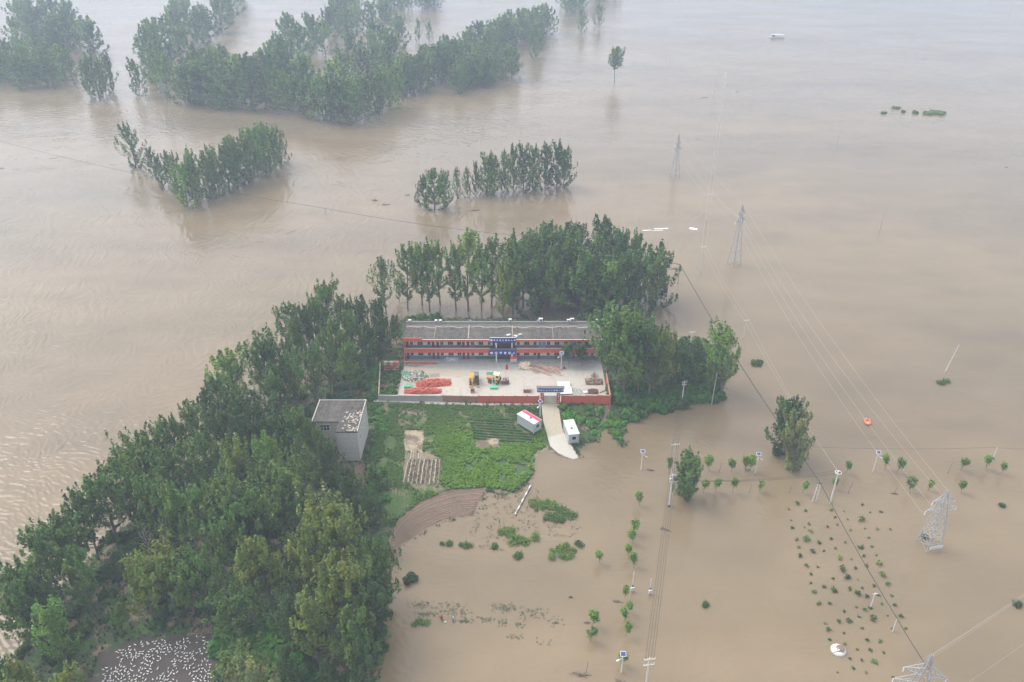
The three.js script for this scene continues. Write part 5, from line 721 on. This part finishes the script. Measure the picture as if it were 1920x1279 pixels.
islet(840, 1020, 1.5, 0.5, 0.45, 'mid', 'small weed tuft below the ploughed field, left of two'); islet(873, 1023, 1.8, 0.5, 0.45, 'mid', 'small weed tuft below the ploughed field, right of two'); islet(923, 1026, 1.2, 0.6, 0.4, 'mid', 'weed tuft under the left small islet'); islet(975, 1045, 1.6, 0.6, 0.4, 'mid', 'thin weed streak under the right small islet'); islet(764, 1090, 1.6, 1.2, 1.4, 'deep', 'dark bushy bough reaching over the water from the wood'); islet(785, 1172, 1.8, 1.1, 0.25, 'fresh', 'bright drowned weed patch right of the wood edge');
islet(1752, 213, 9, 4, 1.6, 'fresh', 'green weed island far out at the right'); islet(1693, 211, 2.2, 1.5, 1.4, 'deep', 'dark bush left of the far weed island'); islet(1657, 212, 2.0, 1.2, 1.0, 'deep', 'leftmost dark bush of the far weed line'); islet(1679, 203, 1.6, 1, 1.4, 'mid', 'small upper bush of the far weed line'); islet(1717, 213, 2.2, 1.4, 1.4, 'deep', 'dark bush touching the far weed island');
islet(1419, 681, 1.5, 1.1, 1.0, 'deep', 'round dark bush in the water right of the ragged tree'); islet(1771, 719, 2.0, 1.6, 0.4, 'mid', 'floating weed patch below the slim leaning pole'); islet(1905, 1133, 0.8, 0.6, 0.35, 'deep', 'limp weed clump at the right edge'); islet(1326, 1135, 0.7, 0.4, 0.4, 'mid', 'tiny weed clump alone in the lower middle water'); islet(1733, 1008, 0.8, 0.5, 0.6, 'deep', 'dark weed at the left foot of the squat pylon'); islet(1880, 950, 0.5, 0.4, 0.5, 'deep', 'small dark weed right of the squat pylon');
function drift(px, py, w, label, seed, green = false) { const p = at(px, py, 0), R = rng(seed), g = thing('driftwood', label, 'driftwood', p, R() * 0.6 - 0.3); for (let k = 0; k < 7; k++) { const a = R() * 6.28, l = w * (0.25 + 0.3 * R()); part('branch', barGeo(V(-Math.cos(a) * l + (R() - 0.5) * w * 0.5, 0.03, -Math.sin(a) * l * 0.5), V(Math.cos(a) * l + (R() - 0.5) * w * 0.5, 0.12 + 0.3 * R(), Math.sin(a) * l * 0.5), 0.09, 0.04, 4), BARK, g); } if (green) { const m = part('foliage', SHRUB[seed % 4], LEAF.fresh, g); m.scale.set(w * 0.6, 0.9, w * 0.4); } }
drift(702, 376, 3.6, 'leafy broken bough floating left of the ragged row', 1, true); drift(723, 384, 3, 'dark driftwood right of the leafy floating bough', 2); drift(764, 366, 2, 'short dark branch near the ragged row', 3); drift(890, 395, 4, 'tangled driftwood below the ragged row', 4); drift(1322, 183, 3.6, 'dark driftwood by the thin pole far out', 5); drift(1268, 505, 4.4, 'raft of pale and brown driftwood under the cable bend', 6, true); drift(1247, 993, 2.4, 'dark branches caught under the power wires', 7); drift(1090, 1266, 3.0, 'grey tangle of brush at the bottom below the inner column', 8); drift(1220, 882, 1.6, 'small dark branch right of the lone lamp', 9); drift(1402, 882, 1.6, 'dark branch at the foot of two saplings', 10); drift(1069, 1120, 1.0, 'small dark twig cluster in the lower shallows', 11); drift(1156, 1128, 1.6, 'thin grey twigs left of the road saplings', 12); drift(1102, 1168, 1.4, 'grey twigs by the second inner sapling', 13); drift(1678, 926, 1.5, 'weed and twigs at the foot of a bare stick', 14); drift(1887, 314, 1.2, 'small dark snag far out at the right edge', 15); drift(1790, 29, 2.4, 'faint dark snag near the top right corner', 16); drift(1382, 172, 1.4, 'tiny snag right of the far pole', 17); drift(3, 316, 2.6, 'dark snag at the left edge', 18); drift(1163, 1279, 2.4, 'grey drowned brush under the lowest lamp', 19);
// ---------------------------------------------------------------- people and boats
function sdfBody(bones, size, res, tint) {
  const mc = new MarchingCubes(res, new THREE.MeshBasicMaterial(), false, false, 60000); mc.isolation = 0; const h = size / 2;
  const seg = (p, b) => { const [a, c, r0, r1] = b, vx = c.x - a.x, vy = c.y - a.y, vz = c.z - a.z, t = clamp(((p.x - a.x) * vx + (p.y - a.y) * vy + (p.z - a.z) * vz) / (vx * vx + vy * vy + vz * vz + 1e-9), 0, 1); return Math.hypot(p.x - a.x - t * vx, p.y - a.y - t * vy, p.z - a.z - t * vz) - lerp(r0, r1, t); };
  const p = V(0, 0, 0), near = (q) => { let d = 1e9, b = 0; bones.forEach((x, i) => { const e = seg(q, x); if (e < d) { d = e; b = i; } }); return b; };
  for (let k = 0; k < res; k++) for (let j = 0; j < res; j++) for (let i = 0; i < res; i++) { p.set(i / (res / 2) - 1, j / (res / 2) - 1, k / (res / 2) - 1).multiplyScalar(h); let d = 1e9; for (const b of bones) { const e = seg(p, b), m = Math.max(0, 0.05 * size - Math.abs(d - e)) / (0.05 * size); d = Math.min(d, e) - m * m * 0.05 * size * 0.25; } mc.field[i + j * res + k * res * res] = -d; }
  mc.update(); const n = mc.count, pos = new Float32Array(mc.positionArray.slice(0, n * 3)), nor = new Float32Array(mc.normalArray.slice(0, n * 3)), col = new Float32Array(n * 3);
  for (let i = 0; i < n; i++) { for (let c = 0; c < 3; c++) pos[i * 3 + c] *= h; const t = tint(near(V(pos[i * 3], pos[i * 3 + 1], pos[i * 3 + 2])), pos[i * 3 + 1], pos[i * 3 + 2]); col.set(t, i * 3); }
  const g = new THREE.BufferGeometry(); g.setAttribute('position', new THREE.BufferAttribute(pos, 3)); g.setAttribute('normal', new THREE.BufferAttribute(nor, 3)); g.setAttribute('color', new THREE.BufferAttribute(col, 3)); return g;
}
const VC = new THREE.MeshStandardMaterial({ vertexColors: true, roughness: 0.85 });
function personGeo(top, pants, hat, seated) {
  const y = -0.85, b = [[V(0, y + 0.95, 0), V(0, y + 1.38, 0), 0.15, 0.17], [V(-0.17, y + 1.38, 0), V(0.17, y + 1.38, 0), 0.08, 0.08], [V(0, y + 1.42, 0), V(0, y + 1.5, 0.01), 0.055, 0.055], [V(0, y + 1.56, 0.02), V(0, y + 1.64, 0.01), 0.095, 0.1]];
  for (const s of [-1, 1]) { b.push([V(s * 0.2, y + 1.36, 0), V(s * 0.27, y + 1.1, 0.06), 0.06, 0.05], [V(s * 0.27, y + 1.1, 0.06), V(s * 0.16, y + 0.98, 0.28), 0.047, 0.036], [V(s * 0.16, y + 0.98, 0.28), V(s * 0.13, y + 0.98, 0.36), 0.036, 0.03]); const kn = seated ? V(s * 0.13, y + 0.88, 0.42) : V(s * 0.11, y + 0.48, 0.02); b.push([V(s * 0.09, y + 0.92, 0), kn, 0.095, 0.065], [kn, seated ? V(s * 0.13, y + 0.45, 0.45) : V(s * 0.11, y + 0.08, -0.02), 0.06, 0.04], [seated ? V(s * 0.13, y + 0.43, 0.45) : V(s * 0.11, y + 0.05, -0.02), seated ? V(s * 0.13, y + 0.42, 0.62) : V(s * 0.11, y + 0.04, 0.16), 0.042, 0.036]); }
  const skin = [0.42, 0.27, 0.19];
  return sdfBody(b, 2.1, 64, (i, py, pz) => (i === 3 ? (py > y + 1.63 || pz < -0.03 ? hat : skin) : i === 2 ? skin : i < 2 ? top : [4, 9].includes(i) ? top : [5, 6, 10, 11].includes(i) ? skin : pants));
}
{
  const a = at(828, 1161, 0), g = thing('person', 'person in a red top wading waist-deep, holding a white bag', 'person', V(a.x, 0.05, a.z), 0.4); part('body', personGeo([0.45, 0.03, 0.03], [0.05, 0.05, 0.07], [0.02, 0.018, 0.016]), VC, g); part('thin_dark_bar', barGeo(V(0.1, 0.14, 0.36), V(-0.8, 0.35, 1.8), 0.015), BARK, g);  // thin dark bar reaching from the hands out over the water
  single('white_bag', new THREE.SphereGeometry(0.2, 10, 8).scale(1, 1.2, 0.8), M.whitePaint, 'white bag floating in front of the red-topped person', 'bag', V(a.x + 0.75, 0.12, a.z + 0.8));
  const c = at(850, 1163, 0), q = thing('person', 'person in a blue and white top wading right of the red-topped one', 'person', V(c.x, 0.05, c.z), -0.2); part('body', personGeo([0.30, 0.36, 0.58], [0.06, 0.07, 0.12], [0.70, 0.70, 0.70]), VC, q); part('thin_dark_bar', barGeo(V(0.1, 0.14, 0.36), V(-0.3, 0.3, 2.2), 0.015), BARK, q);
  const o = at(1626, 792, 0), b = thing('rescue_boat', 'small orange inflatable boat in the open right water', 'boat', o, -0.2), OR = mat(0.68, 0.14, 0.035, 0.5);
  const curve = new THREE.CatmullRomCurve3([V(-0.62, 0.28, -1.2), V(-0.68, 0.28, 0.3), V(-0.5, 0.32, 1.1), V(0, 0.36, 1.5), V(0.5, 0.32, 1.1), V(0.68, 0.28, 0.3), V(0.62, 0.28, -1.2)]); part('tube', new THREE.TubeGeometry(curve, 40, 0.27, 10, false), OR, b); for (const s of [-0.62, 0.62]) part('tube_end', new THREE.ConeGeometry(0.27, 0.5, 10).rotateX(-Math.PI / 2).translate(s, 0.28, -1.45), OR, b);
  part('floor', bx(-0.5, 0.5, 0.1, 0.16, -1.2, 1.1), mat(0.55, 0.42, 0.35), b); part('transom', bx(-0.5, 0.5, 0.1, 0.6, -1.25, -1.18), mat(0.4, 0.1, 0.04), b); part('outboard_motor', merge([bx(-0.16, 0.16, 0.5, 0.95, -1.6, -1.27), bx(-0.06, 0.06, -0.4, 0.5, -1.5, -1.36)]), M.black, b);
  b.scale.setScalar(0.85);
  const pr = thing('person', 'person in a pale top sitting in the stern of the orange boat', 'person', V(o.x, 0.34, o.z - 0.6), -0.2); part('body', personGeo([0.62, 0.60, 0.58], [0.5, 0.10, 0.04], [0.03, 0.025, 0.02], true), VC, pr);
  const f = at(1457, 71, 0), s = thing('ferry_boat', 'small white boat with a flat canopy far out near the top edge', 'boat', f, -0.05), hull = new THREE.Shape(); [[-6, 0.9], [-5.4, -0.2], [5, -0.2], [6, 1.0], [5.6, 1.0], [-5.6, 0.9]].forEach(([x, y], i) => (i ? hull.lineTo(x, y) : hull.moveTo(x, y))); const hg = new THREE.ExtrudeGeometry(hull, { depth: 2.6, bevelEnabled: true, bevelSize: 0.12, bevelThickness: 0.2, bevelSegments: 2 }); hg.translate(0, 0, -1.3);
  part('hull', hg, mat(0.55, 0.56, 0.57), s); part('canopy', bx(-5, 5.2, 2.6, 2.75, -1.6, 1.6), M.whitePaint, s); for (const x of [-4.6, -1.5, 1.6, 4.8]) for (const z of [-1.3, 1.3]) part('canopy_post', bx(x - 0.08, x + 0.08, 0.95, 2.6, z - 0.08, z + 0.08), M.whitePaint, s); part('cabin', bx(-4.6, -2.2, 0.95, 2.2, -1.0, 1.0), M.dado, s); part('mast', barGeo(V(4.6, 2.75, 0), V(4.8, 4.6, 0), 0.09), M.steelDark, s);
  const u = at(1572, 1220, 0), hut = thing('hut_wreck', 'round white wrecked tank with brown rubbish on top among the lowest shrubs', 'wreck', u); const lp = [[0.02, 0.42], [0.6, 0.5], [1.0, 0.42], [1.3, 0.2], [1.28, -0.2]].map(([x, y]) => new THREE.Vector2(x, y)); part('shell', new THREE.LatheGeometry(lp, 22), new THREE.MeshStandardMaterial({ color: 0xc4c1bb, roughness: 0.6, side: THREE.DoubleSide }), hut); const R = rng(8), l = []; for (let k = 0; k < 60; k++) { const q2 = chunk(R); q2.rotateY(R() * 6); const a2 = R() * 6.28, d = 0.6 * Math.sqrt(R()); q2.translate(0.25 + Math.cos(a2) * d, 0.56 + 0.3 * (1 - d) * R(), Math.sin(a2) * d); l.push(q2); } part('rubbish', merge(l), mat(0.20, 0.15, 0.11), hut).userData.kind = 'stuff'; part('torn_sheet', new THREE.BoxGeometry(1.2, 0.05, 0.6).rotateZ(0.3).translate(-0.7, 0.6, 0.3), M.whitePaint, hut);
  for (const [px, py, w, d, label] of [[1213, 432, 3.4, 0.3, 'torn white sheet floating by the thin pole, left of three'], [1240, 429, 5.6, 0.35, 'long white sheet floating in the middle water, between two others'], [1300, 429, 3.0, 0.9, 'white sheet floating alone, right of three'], [1233, 432.5, 4.2, 0.2, 'narrow white strip floating under the long sheet']]) { const p = at(px, py, 0), sg = new THREE.PlaneGeometry(w, d * 2, 12, 4); sg.rotateX(-Math.PI / 2); const ps = sg.attributes.position; for (let i = 0; i < ps.count; i++) ps.setY(i, 0.06 + 0.05 * noiseA(ps.getX(i) * 1.3 + px, ps.getZ(i) * 2)); sg.computeVertexNormals(); single('floating_sheet', sg, new THREE.MeshStandardMaterial({ color: 0xe4e2de, roughness: 0.6, side: THREE.DoubleSide }), label, 'plastic sheet', p, px === 1300 ? -0.5 : 0.1); }
  const a0 = hit(966, 966), a1 = hit(997, 908), sp = thing('striped_pole', 'white pole with dark bands lying across the shallow mud', 'pole', V(a0.x, 0.22, a0.z)), dv = a1.clone().sub(a0); dv.y = 0; for (let k = 0; k < 9; k++) bar(k % 2 ? 'dark_band' : 'white_section', dv.clone().multiplyScalar(k % 2 ? (k - 0.62) / 9 : (k ? (k - 0.6) / 9 : 0)), dv.clone().multiplyScalar(k % 2 ? (k + 0.38) / 9 : (k + 0.36) / 9), 0.16, k % 2 ? M.greyWall : M.whitePaint, sp, new THREE.CylinderGeometry(1, 1, 1, 8));
}
// ---------------------------------------------------------------- white ducks
{
  const bones = [[V(0, 0.15, -0.1), V(0, 0.17, 0.09), 0.075, 0.095], [V(0, 0.2, 0.14), V(0, 0.33, 0.18), 0.042, 0.03], [V(0, 0.34, 0.18), V(0, 0.345, 0.22), 0.04, 0.035], [V(0, 0.17, -0.16), V(0, 0.2, -0.26), 0.045, 0.012], [V(0, 0.335, 0.25), V(0, 0.33, 0.3), 0.018, 0.012], [V(-0.035, 0.1, 0), V(-0.035, 0.0, 0.0), 0.016, 0.012], [V(0.035, 0.1, 0), V(0.035, 0.0, 0.0), 0.016, 0.012]];
  const shift = bones.map(([a, b, r, s]) => [a.clone().add(V(0, -0.17, 0)), b.clone().add(V(0, -0.17, 0)), r, s]);
  const g = sdfBody(shift, 0.66, 20, (i) => (i >= 4 ? [0.60, 0.30, 0.06] : [0.80, 0.79, 0.75])); g.translate(0, 0.175, 0);
  const area = onLand([[196, 1250], [215, 1224], [262, 1206], [312, 1200], [322, 1214], [332, 1206], [352, 1195], [380, 1193], [402, 1212], [396, 1232], [404, 1262], [412, 1284], [186, 1284]]), R = rng(404);
  scatter(area, 0.42, 405, 560).filter(([x, z]) => noiseA(x * 0.3, z * 0.3) + 0.5 * R() > -0.1).slice(0, 290).forEach(([x, z]) => { const m = single('white_duck', g, VC, 'white duck in the flock on the bare earth by the wood', 'duck', V(x, land(x, z) + 0.01, z), R() * 6.28, 'flock of white ducks'); const s = 0.72 + 0.25 * R(); m.scale.set(s, s, s * (0.95 + 0.2 * R())); });
}
// ---------------------------------------------------------------- ground cover
function tuft(seed, n, h, spread, wide) { const R = rng(seed), p = [], nn = []; for (let k = 0; k < n; k++) { const a = R() * 6.283, l = h * (0.6 + 0.5 * R()), o = spread * (0.4 + 0.8 * R()), x = Math.cos(a) * o * 0.25, z = Math.sin(a) * o * 0.25, tx = x + Math.cos(a) * o, tz = z + Math.sin(a) * o, w = wide * (0.7 + 0.6 * R()), sx = -Math.sin(a) * w, sz = Math.cos(a) * w; const mid = [(x + tx) / 2, l * 0.8, (z + tz) / 2]; p.push(x - sx * 0.4, 0, z - sz * 0.4, x + sx * 0.4, 0, z + sz * 0.4, mid[0] + sx, mid[1], mid[2] + sz, x - sx * 0.4, 0, z - sz * 0.4, mid[0] + sx, mid[1], mid[2] + sz, mid[0] - sx, mid[1], mid[2] - sz, mid[0] - sx, mid[1], mid[2] - sz, mid[0] + sx, mid[1], mid[2] + sz, tx, l * 0.75, tz); for (let q = 0; q < 9; q++) { nn.push(Math.cos(a) * 0.3, 0.9, Math.sin(a) * 0.3); } } const g = new THREE.BufferGeometry(); g.setAttribute('position', new THREE.Float32BufferAttribute(p, 3)); g.setAttribute('normal', new THREE.Float32BufferAttribute(nn, 3)); return g; }
const COVER = new THREE.MeshPhysicalMaterial({ color: 0xffffff, roughness: 0.95, transmission: 0.2, thickness: 0, side: THREE.DoubleSide, specularIntensity: 0.3 });
function cover(name, geo, m, list, label, category) {                  // list: [x, y, z, scale, colour]
  const o = new THREE.InstancedMesh(geo, m, list.length), q = new THREE.Object3D(), R = rng(list.length + 5); o.name = numbered(name); shadowed(o);
  list.forEach(([x, y, z, s, c, sy = 1], i) => { q.position.set(x, y, z); q.rotation.set(0, R() * 6.283, 0); q.scale.set(s, s * sy, s); q.updateMatrix(); o.setMatrixAt(i, q.matrix); if (c) o.setColorAt(i, c); });
  scene.add(o); tag(o, label, category, undefined, 'stuff');
}
const RGB = (r, g, b) => new THREE.Color().setRGB(r, g, b), vary = (R, r, g, b, a = 0.3) => { const t = 1 - a / 2 + a * R(), h = 1 + 0.25 * (R() - 0.5); return RGB(r * t * h, g * t, b * t); };
const leafTuft = tuft(1, 11, 0.5, 0.3, 0.075), grassTuft = tuft(2, 12, 0.5, 0.22, 0.035);
const bare = (x, z) => ['plough', 'bareStrip', 'barePatch', 'duckYard', 'mudShore', 'beds'].some((k) => inside(x, z, ZONE[k]));
const built = (x, z) => (x > -29.5 && x < 25 && z < -164.6 && z > -193) || (x > -45.2 && x < -33.6 && z > -154.5 && z < -141.4);
const CONT = [[at(987, 790, 2), 4.2], [at(1070, 806, 1), 4.0]], onRamp = (() => { const poly = ground([[1012, 752], [1014, 775], [1018, 800], [1026, 835], [1046, 853], [1074, 865], [1090, 860], [1070, 828], [1057, 808], [1050, 786], [1050, 752]], 1.4); return (x, z) => inside(x, z, poly); })();
{
  const R = rng(900), meadow = [], rows = [], young = [], bank = [], wild = [];
  const bb = (poly) => [Math.min(...poly.map((p) => p[0])), Math.max(...poly.map((p) => p[0])), Math.min(...poly.map((p) => p[1])), Math.max(...poly.map((p) => p[1]))];
  const free = (x, z) => !bare(x, z) && !built(x, z) && !onRamp(x, z) && !CONT.some(([c, r]) => Math.hypot(x - c.x, z - c.z) < r * 0.72);
  let [x0, x1, z0, z1] = bb(ZONE.meadow);
  for (let k = 0; k < 34000; k++) { const x = lerp(x0, x1, R()), z = lerp(z0, z1, R()); if (!inside(x, z, ZONE.meadow) || !free(x, z) || inside(x, z, ZONE.rows) || inside(x, z, ZONE.young)) continue; const n = fbm(x * 0.09, z * 0.09, 3), w = smooth(x, -26, -8) * smooth(z, -160, -150); if ((inside(x, z, ZONE.bankPatch) && R() < 0.75) || n + 0.3 * R() > 0.42 - 0.1 * (1 - w) || land(x, z) < 0.05) continue; meadow.push([x, land(x, z) - 0.03, z, 0.55 + 0.75 * R() + 0.25 * n, vary(R, lerp(0.085, 0.165, w), lerp(0.150, 0.305, w), 0.034, 0.6), 0.8 + 0.5 * w]); }
  [x0, x1, z0, z1] = bb(ZONE.rows); for (let z = z0; z < z1; z += 0.95) for (let x = x0; x < x1; x += 0.26) { if (inside(x, z, ZONE.rows) && free(x, z) && R() < 0.93) rows.push([x, land(x, z) - 0.03, z + 0.1 * (R() - 0.5), 0.75 + 0.35 * R(), vary(R, 0.070, 0.145, 0.042)]); }
  [x0, x1, z0, z1] = bb(ZONE.young); for (let x = x0; x < x1; x += 0.62) for (let z = z0; z < z1; z += 0.26) { const xx = x + (z - z0) * 0.25; if (inside(xx, z, ZONE.young) && R() < 0.9) young.push([xx, land(xx, z) - 0.02, z, 0.5 + 0.3 * R(), vary(R, 0.12, 0.22, 0.05)]); }
  const bb2 = bb(SHORE); for (let k = 0; k < 30000; k++) { const x = lerp(bb2[0], bb2[1], R()), z = lerp(bb2[2], bb2[3], R()); if (!inside(x, z, SHORE) || inside(x, z, ZONE.meadow) || !free(x, z)) continue; wild.push([x, Math.max(0, land(x, z)) - 0.03, z, 0.7 + 0.9 * R(), vary(R, 0.06, 0.105, 0.035, 0.5)]); }
  for (let k = 0; k < 2600; k++) { const p = SHORE[Math.floor(R() * SHORE.length)], q = SHORE[(SHORE.indexOf(p) + 1) % SHORE.length], t = R(), x = lerp(p[0], q[0], t) + 2.2 * (R() - 0.5), z = lerp(p[1], q[1], t) + 2.2 * (R() - 0.5); if (bare(x, z) || onRamp(x, z) || noiseB(x * 0.25, z * 0.25) < -0.1) continue; bank.push([x, Math.max(-0.1, land(x, z)), z, 0.5 + 0.7 * R(), vary(R, 0.075, 0.12, 0.04, 0.5)]); }
  cover('meadow_plants', leafTuft, COVER, meadow, 'rank green weeds and crops covering the field before the yard wall', 'weeds');
  cover('crop_plants', leafTuft, COVER, rows, 'dark green bean plants in straight rows left of the striped cabin', 'crop'); cover('crop_plants', grassTuft, COVER, young, 'bright young maize rows left of the ploughed field', 'crop');
  cover('wild_grass', grassTuft, COVER, wild, 'rough grass under the trees and on the banks', 'grass'); cover('shore_grass', grassTuft, COVER, bank, 'half-drowned grass along the water edge', 'grass');
  // shallows with stubble, right of the ploughed field
  const sh = ground([[890, 960], [918, 920], [960, 930], [1000, 905], [1020, 935], [1075, 950], [1090, 990], [1070, 1010], [1000, 1000], [960, 1035], [900, 1030], [880, 1000]]), st = []; [x0, x1, z0, z1] = bb(sh);
  for (let k = 0; k < 2600; k++) { const x = lerp(x0, x1, R()), z = lerp(z0, z1, R()); if (!inside(x, z, sh) || noiseA(x * 0.35, z * 0.35) + 0.4 * R() < 0.1) continue; st.push([x, Math.max(-0.12, land(x, z)) - 0.02, z, 0.4 + 0.4 * R(), R() < 0.4 ? vary(R, 0.25, 0.22, 0.13) : vary(R, 0.10, 0.13, 0.055)]); }
  cover('stubble', grassTuft, COVER, st, 'thin stubble and weed standing in the shallows', 'weeds');
  const fl = []; for (const [px, py, sx, sy, n] of [[790, 1135, 30, 10, 90], [850, 1145, 40, 18, 160], [800, 1152, 30, 6, 60], [945, 1140, 26, 12, 110], [1000, 1150, 40, 16, 110], [910, 1162, 22, 7, 50], [975, 1172, 12, 6, 30], [945, 1168, 12, 8, 40], [1040, 1165, 22, 10, 50], [965, 1195, 20, 8, 30], [1020, 1205, 20, 10, 18], [870, 1165, 24, 6, 70], [1430, 735, 40, 10, 8]]) for (let k = 0; k < n; k++) { const p = at(px + sx * (R() + R() - 1), py + sy * (R() + R() - 1), 0); fl.push([p.x, -0.08, p.z, 0.3 + 0.5 * R(), vary(R, 0.085, 0.11, 0.06, 0.5), 0.5]); }
  cover('floating_weed', leafTuft, COVER, fl, 'limp weed floating in streaks over the drowned field', 'weeds');
  const sp = []; for (let k = 0; k < 420; k++) { const p = at(760 + 1150 * R(), 420 + 850 * Math.pow(R(), 0.7), 0); if (inside(p.x, p.z, SHORE)) continue; sp.push([p.x, -0.03, p.z, 0.12 + 0.3 * R() * R(), R() < 0.5 ? vary(R, 0.09, 0.075, 0.05) : vary(R, 0.07, 0.085, 0.045), 0.4]); }
  cover('floating_litter', leafTuft, COVER, sp, 'specks of leaf and twig litter drifting on the brown water', 'litter');
  // bushes: under the wood, on the right bank and round the island
  const un = []; const addB = (poly, n, s0, s1, c) => { const [a, b, d, e] = bb(poly); for (let k = 0; k < n; k++) { const x = lerp(a, b, R()), z = lerp(d, e, R()); if (!inside(x, z, poly) || !free(x, z) || edgeDist(x, z, ZONE.duckYard) < 0.8) continue; un.push([x, Math.max(-0.2, land(x, z)) - 0.1, z, lerp(s0, s1, R()), RGB(c[0] * (0.8 + 0.4 * R()), c[1] * (0.8 + 0.4 * R()), c[2])]); } };
  addB(WOOD, 380, 0.7, 1.6, [0.9, 1, 0.9]);
  addB(ground([[405, 1190], [560, 1180], [560, 1300], [420, 1300]], 1), 90, 1.1, 1.9, [1.2, 1.7, 1.0]);
  addB(ground([[1052, 770], [1140, 770], [1172, 790], [1164, 838], [1148, 806], [1120, 812], [1096, 800], [1060, 790]], 1), 130, 0.45, 0.9, [1.5, 2.1, 1.2]); addB(ground([[1145, 745], [1300, 690], [1345, 700], [1350, 745], [1300, 752], [1240, 768], [1172, 782]], 1), 260, 0.8, 1.7, [1.0, 1.25, 0.95]);
  addB(ground([[690, 690], [714, 690], [712, 748], [690, 748]], 2), 60, 0.6, 1.1, [1.2, 1.6, 1.1]); addB(ground([[690, 762], [760, 762], [720, 800], [735, 880], [725, 960], [690, 930], [688, 830]], 1.2), 80, 0.4, 0.9, [1.2, 1.7, 1.0]); addB(ground([[716, 700], [758, 700], [758, 742], [716, 744]], 2.2), 50, 0.35, 0.7, [1.0, 1.4, 0.9]); addB(ground([[770, 598], [830, 600], [830, 606], [765, 606]], 0.5), 26, 0.8, 1.3, [1.0, 1.4, 1.0]);
  addB(ground([[1290, 640], [1360, 660], [1340, 720], [1270, 700]], 1), 60, 1.2, 2.0, [0.9, 1.05, 0.85]);
  const US = LEAF.deep.clone(); cover('undergrowth', BUSH[0], US, un.filter((_, i) => i % 2), 'tangled bushes under the trees and along the banks', 'bushes'); cover('undergrowth', BUSH[1], US, un.filter((_, i) => !(i % 2)), 'more tangled bushes under the trees and on the banks', 'bushes');
}
// ---------------------------------------------------------------- furrows and beds
{
  const f = new THREE.Group(); f.name = 'ploughed_field'; f.userData.kind = 'structure'; scene.add(f); const soils = [mat(0.222, 0.155, 0.108, 0.95), mat(0.24, 0.17, 0.12, 0.95), mat(0.208, 0.144, 0.10, 0.95), mat(0.255, 0.185, 0.13, 0.95)], R = rng(66);
  const outer = [[727, 1022], [736, 995], [752, 970], [790, 940], [845, 919], [880, 915], [912, 914]].map((q) => hit(...q)), inner = [[736, 1036], [756, 1022], [778, 1009], [814, 988], [850, 975], [870, 972], [890, 968]].map((q) => hit(...q));
  for (let k = 0; k < 30; k++) { const t = (k + 0.5) / 30, pts = []; for (let i = 0; i < outer.length; i++) { const p = outer[i].clone().lerp(inner[i], clamp(t + 0.015 * (R() - 0.5), 0, 1)); pts.push(p); } const c = new THREE.CatmullRomCurve3(pts).getPoints(40).map((p, i) => V(p.x + 0.06 * noiseA(i * 0.4, k), Math.max(-0.05, land(p.x, p.z)) + 0.015, p.z + 0.06 * noiseB(i * 0.4, k))); const g = new THREE.TubeGeometry(new THREE.CatmullRomCurve3(c), 60, 0.06 + 0.03 * R(), 5, false); part('furrow_ridge', g, soils[Math.floor(R() * 4)], f); }
  const b = new THREE.Group(); b.name = 'vegetable_beds'; b.userData.kind = 'structure'; scene.add(b); const straw = [mat(0.33, 0.28, 0.20, 0.95), mat(0.24, 0.195, 0.14, 0.95), mat(0.40, 0.35, 0.265, 0.95)], dark = mat(0.13, 0.105, 0.075, 0.95);
  const ridge = (a, e, r, m) => { const c = []; for (let i = 0; i <= 14; i++) { const p = a.clone().lerp(e, i / 14); c.push(V(p.x + 0.05 * (R() - 0.5), land(p.x, p.z) + 0.02, p.z)); } part('bed_ridge', new THREE.TubeGeometry(new THREE.CatmullRomCurve3(c), 20, r, 5, false), m, b); };
  for (let k = 0; k < 7; k++) ridge(hit(763 + k * 4.6, 843), hit(760 + k * 4.8, 861), 0.13, straw[k % 3]);
  for (let k = 0; k < 9; k++) { ridge(hit(766 + k * 7.4, 862), hit(756 + k * 8.2, 908), 0.15, straw[(k * 2) % 3]); ridge(hit(769.5 + k * 7.2, 862), hit(760 + k * 8.0, 908), 0.1, dark); }
  const pl = []; for (let k = 0; k < 420; k++) { const t = R(), s = R() * 9, p = hit(lerp(768 + s * 7.2, 758 + s * 8, t), lerp(862, 908, t)); pl.push([p.x, p.y, p.z, 0.3 + 0.3 * R(), vary(R, 0.06, 0.10, 0.045)]); } cover('bed_plants', leafTuft, COVER, pl, 'small dark plants between the straw-covered beds', 'crop');
}
renderer.render(scene, camera);
